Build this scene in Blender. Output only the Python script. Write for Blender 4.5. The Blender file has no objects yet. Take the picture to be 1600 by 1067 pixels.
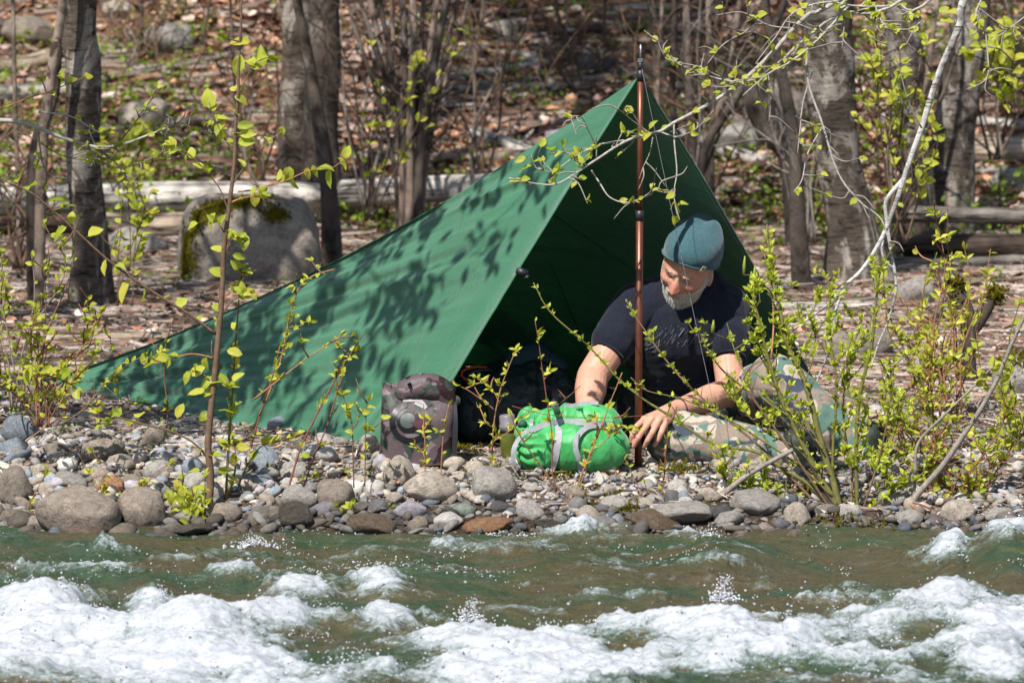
import bpy, math, random
import numpy as np
from mathutils import Vector, Matrix, Euler
from mathutils.bvhtree import BVHTree

random.seed(7); RS = np.random.RandomState(7)
scene = bpy.context.scene
col = scene.collection
R = math.radians

# ---------------------------------------------------------------- camera, sky, sun, exposure
CAM = Vector((0.0, -15.0, 2.0)); FPX = 7200.0
HORIZON = -235.0
PITCH = math.atan((533.5 - HORIZON) / FPX)
cam_d = bpy.data.cameras.new("camera"); cam = bpy.data.objects.new("camera", cam_d); col.objects.link(cam)
cam.location = CAM; cam.rotation_euler = (math.pi / 2 - PITCH, 0, 0)
cam_d.sensor_width = 36.0; cam_d.lens = FPX / 1600 * 36.0
cam_d.clip_start = 0.5; cam_d.clip_end = 400
cam_d.dof.use_dof = True; cam_d.dof.focus_distance = 15.1; cam_d.dof.aperture_fstop = 6.3
scene.camera = cam

SUN_TO = Vector((-0.38, -0.72, 1.10)).normalized()
world = bpy.data.worlds.new("World"); scene.world = world; world.use_nodes = True
wn = world.node_tree
sky = wn.nodes.new("ShaderNodeTexSky"); sky.sky_type = 'NISHITA'; sky.sun_disc = False
sky.sun_elevation = math.asin(SUN_TO.z); sky.sun_rotation = math.atan2(SUN_TO.x, SUN_TO.y)
wn.links.new(sky.outputs[0], wn.nodes["Background"].inputs[0]); wn.nodes["Background"].inputs[1].default_value = 0.085
sun_d = bpy.data.lights.new("sun", 'SUN'); sun = bpy.data.objects.new("sun", sun_d); col.objects.link(sun)
sun_d.energy = 5.0; sun_d.angle = R(0.53); sun_d.color = (1.0, 0.955, 0.89)
sun.rotation_euler = SUN_TO.to_track_quat('Z', 'Y').to_euler(); sun.location = (-5, -6, 12)
scene.view_settings.view_transform = 'Standard'; scene.view_settings.look = 'None'
scene.view_settings.exposure = 0.55; scene.view_settings.gamma = 1.0; scene.view_settings.use_curve_mapping = False
scene.render.engine = 'CYCLES'
cy = scene.cycles
cy.max_bounces = 6; cy.diffuse_bounces = 3; cy.glossy_bounces = 2; cy.transmission_bounces = 3; cy.transparent_max_bounces = 6
cy.use_denoising = True; cy.sample_clamp_indirect = 6.0
cy.caustics_reflective = False; cy.caustics_refractive = False

# ---------------------------------------------------------------- projection helpers (photo pixels of the 1600 wide picture -> places)
cp, sp = math.cos(PITCH), math.sin(PITCH)
def ray(px, py):
    a = (px - 800.0) / FPX; b = (533.5 - py) / FPX
    # camera axes: right x, up (0,sp,cp), forward (0,cp,-sp)
    return Vector((a, cp + b * sp, -sp + b * cp))
def at(px, py, y):
    d = ray(px, py); t = (y - CAM.y) / d.y
    return CAM + d * t
def scale_at(y): return FPX / (y + 15.0)      # photo pixels per metre

# ---------------------------------------------------------------- numpy noise
def _h(ix, iy, iz, seed):
    h = (ix.astype(np.uint32) * np.uint32(374761393) + iy.astype(np.uint32) * np.uint32(668265263)
         + iz.astype(np.uint32) * np.uint32(2147483647) + np.uint32(seed * 974711 & 0xffffffff))
    h = (h ^ (h >> np.uint32(13))) * np.uint32(1274126177)
    h = (h ^ (h >> np.uint32(15))) * np.uint32(2246822519)
    return ((h ^ (h >> np.uint32(16))) & np.uint32(0xffffff)).astype(np.float64) / 16777215.0
def vnoise(p, seed=0):
    p = np.asarray(p, float); f = np.floor(p); t = p - f; i = f.astype(np.int64)
    t = t * t * (3 - 2 * t); r = 0
    for dx in (0, 1):
        wx = t[:, 0] if dx else 1 - t[:, 0]
        for dy in (0, 1):
            wy = t[:, 1] if dy else 1 - t[:, 1]
            for dz in (0, 1):
                wz = t[:, 2] if dz else 1 - t[:, 2]
                r = r + wx * wy * wz * _h(i[:, 0] + dx, i[:, 1] + dy, i[:, 2] + dz, seed)
    return r * 2 - 1
def fbm(p, oct=4, seed=0, gain=0.5):
    p = np.asarray(p, float); a = 1.0; s = 0; tot = 0
    for k in range(oct):
        s = s + a * vnoise(p * 2 ** k + 17.3 * k, seed + k); tot += a; a *= gain
    return s / tot
def sstep(a, b, x):
    t = np.clip((x - a) / (b - a), 0, 1); return t * t * (3 - 2 * t)

# ---------------------------------------------------------------- ground shape
WATER_Z = -0.12
def ground_np(x, y):
    x = np.asarray(x, float); y = np.asarray(y, float)
    z = np.where(y < 0, 0.17 * y, 0.0)
    z = np.where(y < -1.0, -0.17 + 0.35 * (y + 1.0), z); z = np.maximum(z, -0.75)
    s = np.maximum(y - 9.3, 0); z = z + 0.30 * s * s / (s + 1.2)
    P = np.stack([x, y, 0 * x], -1).reshape(-1, 3)
    n = fbm(P * 0.9, 4, 3).reshape(x.shape); m = fbm(P * 5.0, 2, 9).reshape(x.shape)
    amp = 0.03 + 0.10 * sstep(8, 13, y)
    lap = fbm(P * np.array([1.6, 0.6, 1]) + 40, 3, 12).reshape(x.shape) * 0.045 * sstep(-1.6, -0.9, y) * sstep(0.0, -0.5, y)
    return z + n * amp * sstep(-2.5, 0.8, y) + m * 0.008 + lap
def ground(x, y): return float(ground_np(np.array([x]), np.array([y]))[0])
def on_ground(px, py):
    """place on the ground seen at a photo pixel"""
    d = ray(px, py)
    ys = np.linspace(-1.5, 30, 1600); t = (ys - CAM.y) / d.y
    zz = CAM.z + d.z * t; xx = CAM.x + d.x * t
    g = ground_np(xx, ys); k = int(np.argmax(zz <= g))
    return Vector((xx[k], ys[k], g[k]))

# ---------------------------------------------------------------- mesh helpers
def mk_mesh(name, V, F, smooth=True, colr=None, uv=None):
    """F: (M,k) array or list of such arrays; colr: per vertex rgb"""
    V = np.ascontiguousarray(V, dtype=np.float32).reshape(-1, 3)
    Fs = F if isinstance(F, list) and len(F) and isinstance(F[0], np.ndarray) else [np.asarray(F)]
    me = bpy.data.meshes.new(name)
    me.vertices.add(len(V)); me.vertices.foreach_set("co", V.ravel())
    loops = np.concatenate([f.ravel() for f in Fs]).astype(np.int32)
    tot = np.concatenate([np.full(len(f), f.shape[1]) for f in Fs]).astype(np.int32)
    start = np.concatenate([[0], np.cumsum(tot)[:-1]]).astype(np.int32)
    me.loops.add(len(loops)); me.loops.foreach_set("vertex_index", loops)
    me.polygons.add(len(tot)); me.polygons.foreach_set("loop_start", start)
    me.update(calc_edges=True)
    me.polygons.foreach_set("use_smooth", np.full(len(tot), smooth, dtype=bool))
    if colr is not None:
        a = me.color_attributes.new("Col", 'FLOAT_COLOR', 'POINT')
        c = np.ones((len(V), 4), np.float32); c[:, :3] = colr
        a.data.foreach_set("color", c.ravel())
    me.update()
    return me
def link(name, me, mat=None, parent=None, loc=None, rot=None, scl=None):
    o = bpy.data.objects.new(name, me); col.objects.link(o)
    if mat is not None and me is not None and len(me.materials) == 0: me.materials.append(mat)
    if parent is not None: o.parent = parent
    if loc is not None: o.location = loc
    if rot is not None: o.rotation_euler = rot
    if scl is not None: o.scale = scl
    return o
def mobj(name, V, F, mat, parent=None, smooth=True, colr=None, **kw):
    return link(name, mk_mesh(name, V, F, smooth, colr), mat, parent, **kw)
def tag(o, label=None, cat=None, group=None, kind=None):
    if label: o["label"] = label
    if cat: o["category"] = cat
    if group: o["group"] = group
    if kind: o["kind"] = kind
    return o
def empty(name, loc, label=None, cat=None, group=None):
    o = bpy.data.objects.new(name, None); col.objects.link(o); o.location = loc; o.empty_display_size = 0.1
    return tag(o, label, cat, group)
def spline(pts, n=6, rr=None):
    """Catmull-Rom through 3D points; returns (N,3) and the interpolated radii"""
    P = np.array([list(p) for p in pts], float)
    if rr is None: rr = np.ones(len(P))
    rr = np.asarray(rr, float)
    if len(P) == 2: 
        t = np.linspace(0, 1, n + 1)[:, None]; return P[0] * (1 - t) + P[1] * t, rr[0] * (1 - t[:, 0]) + rr[1] * t[:, 0]
    Q = np.vstack([2 * P[0] - P[1], P, 2 * P[-1] - P[-2]]); out = []; ro = []
    for i in range(1, len(Q) - 2):
        for k in range(n):
            t = k / n
            out.append(0.5 * ((2 * Q[i]) + (-Q[i-1] + Q[i+1]) * t + (2*Q[i-1] - 5*Q[i] + 4*Q[i+1] - Q[i+2]) * t*t + (-Q[i-1] + 3*Q[i] - 3*Q[i+1] + Q[i+2]) * t**3))
            ro.append(rr[i-1] * (1 - t) + rr[i] * t)
    out.append(P[-1]); ro.append(rr[-1])
    return np.array(out), np.array(ro)
def tube(path, rad, seg=8, cap=True, flat=1.0):
    path = np.asarray(path, float); n = len(path); rad = np.broadcast_to(np.asarray(rad, float), (n,))
    T = np.gradient(path, axis=0); T /= np.linalg.norm(T, axis=1)[:, None] + 1e-9
    ref = np.array([0, 0, 1.0]) if abs(T[0, 2]) < 0.9 else np.array([1.0, 0, 0])
    u = np.cross(ref, T[0]); u /= np.linalg.norm(u)
    V = []; a = np.arange(seg) * 2 * math.pi / seg
    for i in range(n):
        u = u - T[i] * np.dot(u, T[i]); u /= np.linalg.norm(u) + 1e-9; w = np.cross(T[i], u)
        V.append(path[i] + rad[i] * (np.cos(a)[:, None] * u + flat * np.sin(a)[:, None] * w))
    V = np.vstack(V)
    i = np.arange(n - 1)[:, None] * seg; k = np.arange(seg)[None, :]; k2 = (k + 1) % seg
    F = [np.stack([i + k, i + k2, i + seg + k2, i + seg + k], -1).reshape(-1, 4)]
    if cap:
        F.append(np.array([list(range(seg))[::-1]])); F.append(np.array([[(n - 1) * seg + q for q in range(seg)]]))
    return V, F
def merge(parts):
    """parts: list of (V, [F arrays] [,rgb]) -> V, Flist, colr"""
    Vs = []; Fd = {}; Cs = []; off = 0
    for p in parts:
        V, F = p[0], p[1]; F = F if isinstance(F, list) else [F]
        Vs.append(V)
        for f in F: Fd.setdefault(f.shape[1], []).append(f + off)
        off += len(V)
        if len(p) > 2: Cs.append(np.broadcast_to(np.asarray(p[2], float), (len(V), 3)))
    return np.vstack(Vs), [np.vstack(v) for v in Fd.values()], (np.vstack(Cs) if Cs else None)
def ico(level):
    import bmesh
    bm = bmesh.new(); bmesh.ops.create_icosphere(bm, subdivisions=level, radius=1.0)
    bm.verts.ensure_lookup_table()
    V = np.array([v.co[:] for v in bm.verts]); F = np.array([[v.index for v in f.verts] for f in bm.faces]); bm.free()
    return V, F
ICO = {k: ico(k) for k in (1, 2, 3, 4)}
def rand_rot(k, rs=RS):
    q = rs.normal(size=(k, 4)); q /= np.linalg.norm(q, axis=1)[:, None]
    w, x, y, z = q.T
    return np.stack([1-2*(y*y+z*z), 2*(x*y-z*w), 2*(x*z+y*w), 2*(x*y+z*w), 1-2*(x*x+z*z), 2*(y*z-x*w), 2*(x*z-y*w), 2*(y*z+x*w), 1-2*(x*x+y*y)], -1).reshape(k, 3, 3)
def zrot(a):
    c, s = np.cos(a), np.sin(a); o = np.zeros_like(c); l = np.ones_like(c)
    return np.stack([c, -s, o, s, c, o, o, o, l], -1).reshape(-1, 3, 3)
def scatter(V, F, rot, pos, scl, cols=None):
    """many copies of one small shape as one mesh"""
    k = len(pos); n = len(V); scl = np.asarray(scl, float)
    if scl.ndim == 1: scl = scl[:, None]
    W = np.einsum('kij,knj->kni', rot, V[None] * scl[:, None, :] if scl.shape[1] == 3 else V[None] * scl[:, None]) + pos[:, None]
    FF = (F[None] + (np.arange(k) * n)[:, None, None]).reshape(-1, F.shape[1])
    C = None if cols is None else np.repeat(cols, n, axis=0)
    return W.reshape(-1, 3), FF, C

# ---------------------------------------------------------------- material helper
class M:
    def __init__(s, name, rough=0.8, spec=0.3):
        s.m = bpy.data.materials.new(name); s.m.use_nodes = True; s.t = s.m.node_tree; s.n = s.t.nodes
        s.b = s.n["Principled BSDF"]; s.b.inputs["Roughness"].default_value = rough
        s.b.inputs["Specular IOR Level"].default_value = spec
        s.tc = None
    def L(s, a, b): s.t.links.new(a, b)
    def co(s, kind='Object', scale=None):
        if s.tc is None: s.tc = s.n.new("ShaderNodeTexCoord")
        o = s.tc.outputs[kind]
        if scale is not None:
            mp = s.n.new("ShaderNodeMapping"); mp.inputs['Scale'].default_value = scale; s.L(o, mp.inputs[0]); o = mp.outputs[0]
        return o
    def pos(s, scale=None):
        g = s.n.new("ShaderNodeNewGeometry"); o = g.outputs['Position']
        if scale is not None:
            mp = s.n.new("ShaderNodeMapping"); mp.inputs['Scale'].default_value = scale; s.L(o, mp.inputs[0]); o = mp.outputs[0]
        return o
    def noise(s, scale=5, detail=4, rough=0.55, vec=None, dist=0.0):
        t = s.n.new("ShaderNodeTexNoise"); t.inputs['Scale'].default_value = scale; t.inputs['Detail'].default_value = detail
        t.inputs['Roughness'].default_value = rough; t.inputs['Distortion'].default_value = dist
        s.L(vec if vec is not None else s.co(), t.inputs['Vector']); return t.outputs['Fac']
    def voro(s, scale=5, vec=None, feature='F1', out='Distance'):
        t = s.n.new("ShaderNodeTexVoronoi"); t.feature = feature; t.inputs['Scale'].default_value = scale
        s.L(vec if vec is not None else s.co(), t.inputs['Vector']); return t.outputs[out]
    def ramp(s, fac, stops, interp='LINEAR'):
        r = s.n.new("ShaderNodeValToRGB"); cr = r.color_ramp; cr.interpolation = interp
        while len(cr.elements) < len(stops): cr.elements.new(0.5)
        for e, (p, c) in zip(cr.elements, stops):
            e.position = p; e.color = (c[0], c[1], c[2], 1) if isinstance(c, (tuple, list)) else (c, c, c, 1)
        s.L(fac, r.inputs[0]); return r.outputs[0]
    def mix(s, fac, a, b, mode='MIX'):
        x = s.n.new("ShaderNodeMix"); x.data_type = 'RGBA'; x.blend_type = mode
        for v, i in ((fac, 0), (a, 6), (b, 7)):
            if hasattr(v, 'is_linked') or hasattr(v, 'links'): s.L(v, x.inputs[i])
            elif i == 0: x.inputs[0].default_value = v
            else: x.inputs[i].default_value = (*v, 1)
        return x.outputs[2]
    def math(s, op, a, b=0.0):
        x = s.n.new("ShaderNodeMath"); x.operation = op
        for v, i in ((a, 0), (b, 1)):
            if isinstance(v, (int, float)): x.inputs[i].default_value = v
            else: s.L(v, x.inputs[i])
        return x.outputs[0]
    def attr(s, name="Col"):
        a = s.n.new("ShaderNodeAttribute"); a.attribute_name = name; return a.outputs['Color']
    def rnd(s): return s.n.new("ShaderNodeObjectInfo").outputs['Random']
    def base(s, c):
        if isinstance(c, (tuple, list)): s.b.inputs["Base Color"].default_value = (*c, 1)
        else: s.L(c, s.b.inputs["Base Color"])
        return s
    def rough(s, c): s.L(c, s.b.inputs["Roughness"]); return s
    def bump(s, h, strength=0.5, dist=0.01, prev=None):
        b = s.n.new("ShaderNodeBump"); b.inputs['Strength'].default_value = strength; b.inputs['Distance'].default_value = dist
        s.L(h, b.inputs['Height'])
        if prev is not None: s.L(prev, b.inputs['Normal'])
        s.L(b.outputs[0], s.b.inputs['Normal']); return b.outputs[0]
    def translucent(s, amount, colour):
        """mix light passing through a thin sheet or leaf"""
        tr = s.n.new("ShaderNodeBsdfTranslucent"); mx = s.n.new("ShaderNodeMixShader"); mx.inputs[0].default_value = amount
        if isinstance(colour, (tuple, list)): tr.inputs[0].default_value = (*colour, 1)
        else: s.L(colour, tr.inputs[0])
        s.L(s.b.outputs[0], mx.inputs[1]); s.L(tr.outputs[0], mx.inputs[2]); s.L(mx.outputs[0], s.n['Material Output'].inputs[0])

def scol(r, g, b): 
    f = lambda c: ((c / 255 + 0.055) / 1.055) ** 2.4 if c > 10 else c / 255 / 12.92
    return (f(r), f(g), f(b))
# ================================================================= THE SETTING
# ---- ground material
g = M("ground_soil", 0.95, 0.1)
P_ = g.pos()
big = g.noise(1.1, 5, 0.6, P_); fine = g.noise(28, 5, 0.7, P_); cell = g.voro(22, P_, 'F1', 'Color')
soil = g.ramp(fine, [(0.25, (0.05, 0.037, 0.028)), (0.5, (0.18, 0.14, 0.11)), (0.75, (0.36, 0.29, 0.235))])
litter = g.ramp(g.noise(17, 4, 0.7, P_), [(0.3, (0.05, 0.028, 0.018)), (0.5, (0.17, 0.09, 0.055)), (0.7, (0.33, 0.20, 0.13))])
sepy = g.n.new("ShaderNodeSeparateXYZ"); g.L(P_, sepy.inputs[0])
fy = g.math('MULTIPLY', g.math('SUBTRACT', sepy.outputs[1], 7.0), 0.3)
gc_ = g.mix(fy, soil, litter); damp = g.math('MULTIPLY', g.math('SUBTRACT', -0.36, sepy.outputs[1]), 5.0); damp.node.use_clamp = True; g.base(g.mix(damp, gc_, g.mix(1.0, gc_, (.34, .30, .26), 'MULTIPLY'))); g.rough(g.math('SUBTRACT', .95, g.math('MULTIPLY', damp, .55))); g.bump(fine, 0.9, 0.03)
def axis(lo, hi, step, far, grow=1.25):
    a = list(np.arange(lo, hi + 1e-6, step)); s = step; x = hi
    while x < far: s *= grow; x += s; a.append(min(x, far))
    s = step; x = lo; b = []
    while x > -far: s *= grow; x -= s; b.append(max(x, -far))
    return np.array(b[::-1] + a)
xs = axis(-3.6, 3.6, 0.045, 90); ys = np.array([y for y in axis(-4.0, 16.0, 0.045, 110)])
X, Y = np.meshgrid(xs, ys); Z = ground_np(X, Y)
def grid_faces(nx, ny):
    i = np.arange(ny - 1)[:, None] * nx; j = np.arange(nx - 1)[None]
    return np.stack([i + j, i + j + 1, i + nx + j + 1, i + nx + j], -1).reshape(-1, 4)
Z = np.where(Y > 60, Z + 0 * Z, Z)
# the far bank behind the camera rises out of the water again
Z = np.where(Y < -19, np.minimum(-0.75 + (-19 - Y) * 0.3, 1.2), Z)
tag(mobj("ground", np.stack([X, Y, Z], -1).reshape(-1, 3), grid_faces(len(xs), len(ys)), g.m), kind="structure",
    label="brown forest floor and stony river bank rising to a leafy slope")

# ---- stone material: colour and wetness come from each stone
st = M("river_stone", 0.85, 0.3)
oi = st.n.new("ShaderNodeObjectInfo"); tint = oi.outputs['Color']
wet = st.math('SUBTRACT', 1.0, oi.outputs['Alpha'])
big = st.noise(1.6, 5, 0.62); fin = st.noise(26, 4, 0.75); mot = st.ramp(st.noise(4.2, 6, 0.72, None, 0.4), [(0.33, 0.5), (0.52, 1.0), (0.68, 1.35)])
c = st.mix(1.0, tint, mot, 'MULTIPLY'); c = st.mix(1.0, c, st.ramp(fin, [(0.3, 0.66), (0.5, 1.0), (0.7, 1.28)]), 'MULTIPLY')
vein = st.ramp(st.noise(1.1, 3, 0.5, None, 1.6), [(0.485, 0.0), (0.5, 0.3), (0.515, 0.0)]); c = st.mix(vein, c, (0.42, 0.40, 0.36))
c = st.mix(wet, c, st.mix(1.0, c, (0.42, 0.36, 0.30), 'MULTIPLY')); st.base(c)
st.rough(st.math('SUBTRACT', 0.9, st.math('MULTIPLY', wet, 0.68)))
bb = st.bump(st.noise(9, 6, 0.7), 0.5, 0.12); st.bump(fin, 0.35, 0.05, bb)

# gravel and litter share one vertex colour material
gr = M("gravel_grains", 0.9, 0.2); gr.base(gr.mix(1.0, gr.attr(), gr.ramp(gr.noise(60, 3, 0.7, gr.pos()), [(0.3, 0.65), (0.7, 1.3)]), 'MULTIPLY'))
lt = M("dead_leaf", 0.85, 0.15); lt.base(lt.mix(1.0, lt.attr(), lt.ramp(lt.noise(40, 3, 0.7, lt.pos()), [(0.3, 0.7), (0.7, 1.25)]), 'MULTIPLY'))

def rock_shape(seed, level=3, cuts=7, rough=0.16, flat=0.92):
    V, F = ICO[level]; rs = np.random.RandomState(seed); V = V.copy()
    V = V * (1 + rough * fbm(V * 0.9 + seed * 3.1, 3, seed))[:, None]
    for k in range(cuts):
        n = rs.normal(size=3); n /= np.linalg.norm(n); d = rs.uniform(0.62, 0.95)
        e = V @ n - d; V = V - np.outer(np.where(e > 0, e * flat, 0), n)
    V = V * (1 + 0.03 * fbm(V * 4.0 + seed, 3, seed + 5))[:, None]
    return V / np.abs(V).max(axis=0), F
STONES = []
for k in range(14):
    V, F = rock_shape(100 + k, 3, 8 + k % 7, 0.30, 0.85 if k < 5 else 0.97)
    STONES.append(mk_mesh("stone_%d" % k, V, F)); STONES[-1].materials.append(st.m)
BIG = []
for k in range(6):
    V, F = rock_shape(300 + k, 4, 6, 0.26, 0.75)
    V = V * (1 + 0.02 * fbm(V * 9, 3, k))[:, None]
    BIG.append(mk_mesh("rock_%d" % k, V, F)); BIG[-1].materials.append(st.m)

TONES = {  # tone word -> base colour
    "grey": (0.33, 0.305, 0.275), "pale grey": (0.47, 0.445, 0.41), "blue-grey": (0.225, 0.255, 0.29), "tan": (0.42, 0.36, 0.295), "taupe": (0.31, 0.265, 0.22),
    "brown": (0.26, 0.215, 0.175), "dark grey": (0.15, 0.147, 0.145), "lilac-grey": (0.35, 0.325, 0.355), "white": (0.58, 0.56, 0.53),
    "greenish": (0.20, 0.235, 0.19), "rusty": (0.36, 0.19, 0.10)}
placed = []      # (px, py, w) of stones already laid
stone_objs = []  # (object, info)
def lay_stone(px, py, w, h, tone, wetness=0.0, seed=0, big=False, tilt=0.25, name="stone", sink=0.30, y=None):
    """px,py: centre of the visible stone, w,h its visible size, photo pixels"""
    rs = np.random.RandomState(seed + int(px * 7 + py * 13))
    b = on_ground(px, min(py + h * 0.42, 1060)) if y is None else Vector((at(px, py, y).x, y, ground(at(px, py, y).x, y)))
    s = scale_at(b.y); rx = w / 2 / s; rz = h / 2 / s * 1.12; ry = rx * rs.uniform(0.7, 0.95)
    me = BIG[rs.randint(len(BIG))] if big else STONES[rs.randint(len(STONES))]
    x, yy = b.x, b.y + ry * 0.75
    o = link(name, me, None, None, (x, yy, ground(x, yy) + rz * (1 - 2 * sink) ), (rs.uniform(-tilt, tilt), rs.uniform(-tilt, tilt), rs.uniform(-0.5, 0.5) + (math.pi if rs.rand() < .5 else 0)), (rx, ry, rz))
    v = rs.uniform(0.85, 1.15); c = TONES[tone]; o.color = (c[0] * v, c[1] * v, c[2] * v, 1 - wetness)
    placed.append((px, py, w, h))
    return o, dict(px=px, py=py, w=w, h=h, tone=tone, wet=wetness)

# ---- gravel between the stones
def gravel(n, x0, x1, y0, y1, r0, r1, seed, dens=None):
    rs = np.random.RandomState(seed); x = rs.uniform(x0, x1, n); y = rs.uniform(y0, y1, n)
    if dens is not None:
        keep = rs.rand(n) < dens(x, y); x, y = x[keep], y[keep]; n = len(x)
    r = r0 * (r1 / r0) ** (rs.rand(n) ** 2.2); z = ground_np(x, y)
    pal = np.array([TONES[k] for k in ("grey", "grey", "tan", "grey", "dark grey", "brown", "brown", "lilac-grey", "pale grey", "dark grey")])
    c = pal[rs.randint(len(pal), size=n)] * rs.uniform(0.55, 1.15, (n, 1))
    wetn = sstep(-0.46, -0.62, y + .05 * np.sin(x * 5))[:, None]; c = c * (1 - 0.6 * wetn)
    V, F = ICO[1]; V = V * (1 + 0.25 * fbm(V * 1.3 + seed, 2, seed))[:, None]
    scl = np.stack([r * rs.uniform(0.9, 1.5, n), r * rs.uniform(0.7, 1.1, n), r * rs.uniform(0.4, 0.75, n)], -1)
    rot = np.einsum('kij,kjl->kil', zrot(rs.uniform(0, 6.28, n)), rand_rot(n, rs) * 0.25 + np.eye(3) * 0.85)
    return scatter(V, F, rot, np.stack([x, y, z + r * 0.15], -1), scl, c)
ga = gravel(15000, -2.3, 2.3, -0.85, 1.1, 0.005, 0.026, 5, lambda x, y: np.where(x > 0.15, 1.0, 0.75))
gb = gravel(7000, 0.0, 2.4, 0.9, 4.5, 0.006, 0.028, 6, lambda x, y: 1 - 0.7 * sstep(1.5, 4.5, y))
gc = gravel(2500, -2.4, 0.0, 0.9, 2.5, 0.006, 0.022, 8)
def cobbles(n, x0, x1, y0, y1, r0, r1, seed):
    rs = np.random.RandomState(seed); out = []
    for q in range(5):
        k = n // 5; x = rs.uniform(x0, x1, k); y = rs.uniform(y0, y1, k); r = r0 * (r1 / r0) ** (rs.rand(k) ** 1.7) * np.where(x < -.4, 1.25, 1.0); V, F = rock_shape(700 + q, 2, 8, .25, .85)
        pal = np.array([TONES[t] for t in ("grey", "taupe", "tan", "pale grey", "brown", "dark grey", "blue-grey", "lilac-grey", "grey", "taupe")]); c = pal[rs.randint(10, size=k)] * rs.uniform(.7, 1.15, (k, 1)); c = c * (1 - .66 * sstep(-.44, -.60, y + .05 * np.sin(x * 5))[:, None])
        scl = np.stack([r * rs.uniform(.9, 1.4, k), r * rs.uniform(.7, 1.1, k), r * rs.uniform(.45, .85, k)], -1); rot = np.einsum('kij,kjl->kil', zrot(rs.uniform(0, 6.28, k)), rand_rot(k, rs) * .3 + np.eye(3) * .8)
        out.append(scatter(V, F, rot, np.stack([x, y, ground_np(x, y) + r * rs.uniform(.1, .5, k)], -1), scl, c))
    return out
cb = cobbles(2200, -2.2, 2.2, -.82, .05, .012, .034, 71) + cobbles(700, -2.2, -.9, -.1, .6, .010, .028, 72) + cobbles(300, .9, 2.2, 0, 2.5, .010, .026, 73)
V, F, C = merge([(a[0], a[1], a[2]) for a in cb]); tag(mobj("cobbles", V, F, gr.m, colr=C), "smaller cobbles packed between the larger stones of the bank", kind="stuff")
V, F, C = merge([(a[0], a[1], a[2]) for a in (ga, gb, gc)])
tag(mobj("gravel", V, F, gr.m, colr=C, smooth=True), "grey and tan gravel filling the gaps between the stones of the bank", kind="stuff")

# ---- the named stones of the bank (photo: centre x, centre y, width, height, tone, wet)
named = [
 (28,672,62,48,"blue-grey",0),(18,700,60,34,"blue-grey",0),(22,714,54,20,"blue-grey",0),(120,806,138,92,"brown",0),(218,800,80,74,"brown",0),
 (24,764,66,62,"brown",0),(158,704,78,52,"brown",0),(86,702,52,36,"brown",0),(246,738,54,38,"grey",0),(188,726,48,28,"tan",0),
 (240,682,40,40,"brown",0),(262,715,60,26,"lilac-grey",0),(412,716,56,44,"blue-grey",0),(398,752,54,34,"blue-grey",0),(462,812,72,44,"dark grey",1),
 (580,828,82,34,"brown",0.95),(524,776,66,48,"brown",0),(468,778,60,40,"grey",0),(577,694,42,40,"tan",0),(622,736,54,56,"tan",0),(668,772,98,48,"tan",0),
 (712,752,42,34,"tan",0),(770,764,80,54,"grey",0),(742,732,36,28,"tan",0),(790,742,46,34,"tan",0),(1028,820,88,28,"brown",1),(1062,812,110,32,"grey",0),
 (962,790,52,26,"grey",0),(918,806,44,30,"tan",0),(830,800,52,34,"grey",0),(1180,792,84,38,"grey",0),(1248,806,50,44,"tan",0),
 (500,712,62,34,"pale grey",0),(456,734,50,30,"grey",0),(300,752,46,34,"pale grey",0),(110,752,58,30,"grey",0),(170,760,50,36,"rusty",0),
 (66,740,46,26,"tan",0),(205,756,40,26,"brown",0),(350,800,60,40,"brown",0),(330,770,44,34,"pale grey",0),(250,770,44,20,"white",0),
 (58,818,40,34,"brown",0),(20,812,48,34,"brown",0.3),(130,842,88,24,"brown",0.9),(50,842,60,26,"dark grey",0.9),(215,838,34,14,"lilac-grey",0.7),(246,836,26,14,"dark grey",0.9),
 (300,834,70,20,"dark grey",0.9),(640,800,56,30,"lilac-grey",0),(590,792,36,26,"dark grey",0),(724,800,40,24,"greenish",0),(560,752,34,22,"tan",0),
 (860,826,56,18,"dark grey",1),(926,830,60,20,"dark grey",1),(970,828,46,18,"greenish",0.6),(760,828,80,22,"rusty",0.5),(700,816,54,26,"pale grey",0),
 (1010,758,32,24,"grey",0),(1058,760,34,26,"pale grey",0),(950,768,36,20,"tan",0),(900,770,40,26,"brown",0),(1110,776,40,26,"tan",0),(1140,812,50,26,"grey",0),
 (1310,700,50,36,"grey",0),(1395,780,60,34,"grey",0),(1440,720,44,26,"tan",0),(1500,800,60,34,"tan",0),(1560,806,50,30,"grey",0),(1420,812,50,26,"grey",0),
 (1365,640,34,18,"pale grey",0),(1470,650,30,14,"white",0),(820,712,30,22,"tan",0),(1330,800,40,26,"pale grey",0),
]
for i, q in enumerate(named):
    stone_objs.append(lay_stone(*q[:4], q[4], q[5], seed=i, big=q[2] > 75, sink=0.2 if q[2] > 60 else 0.3))
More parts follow.
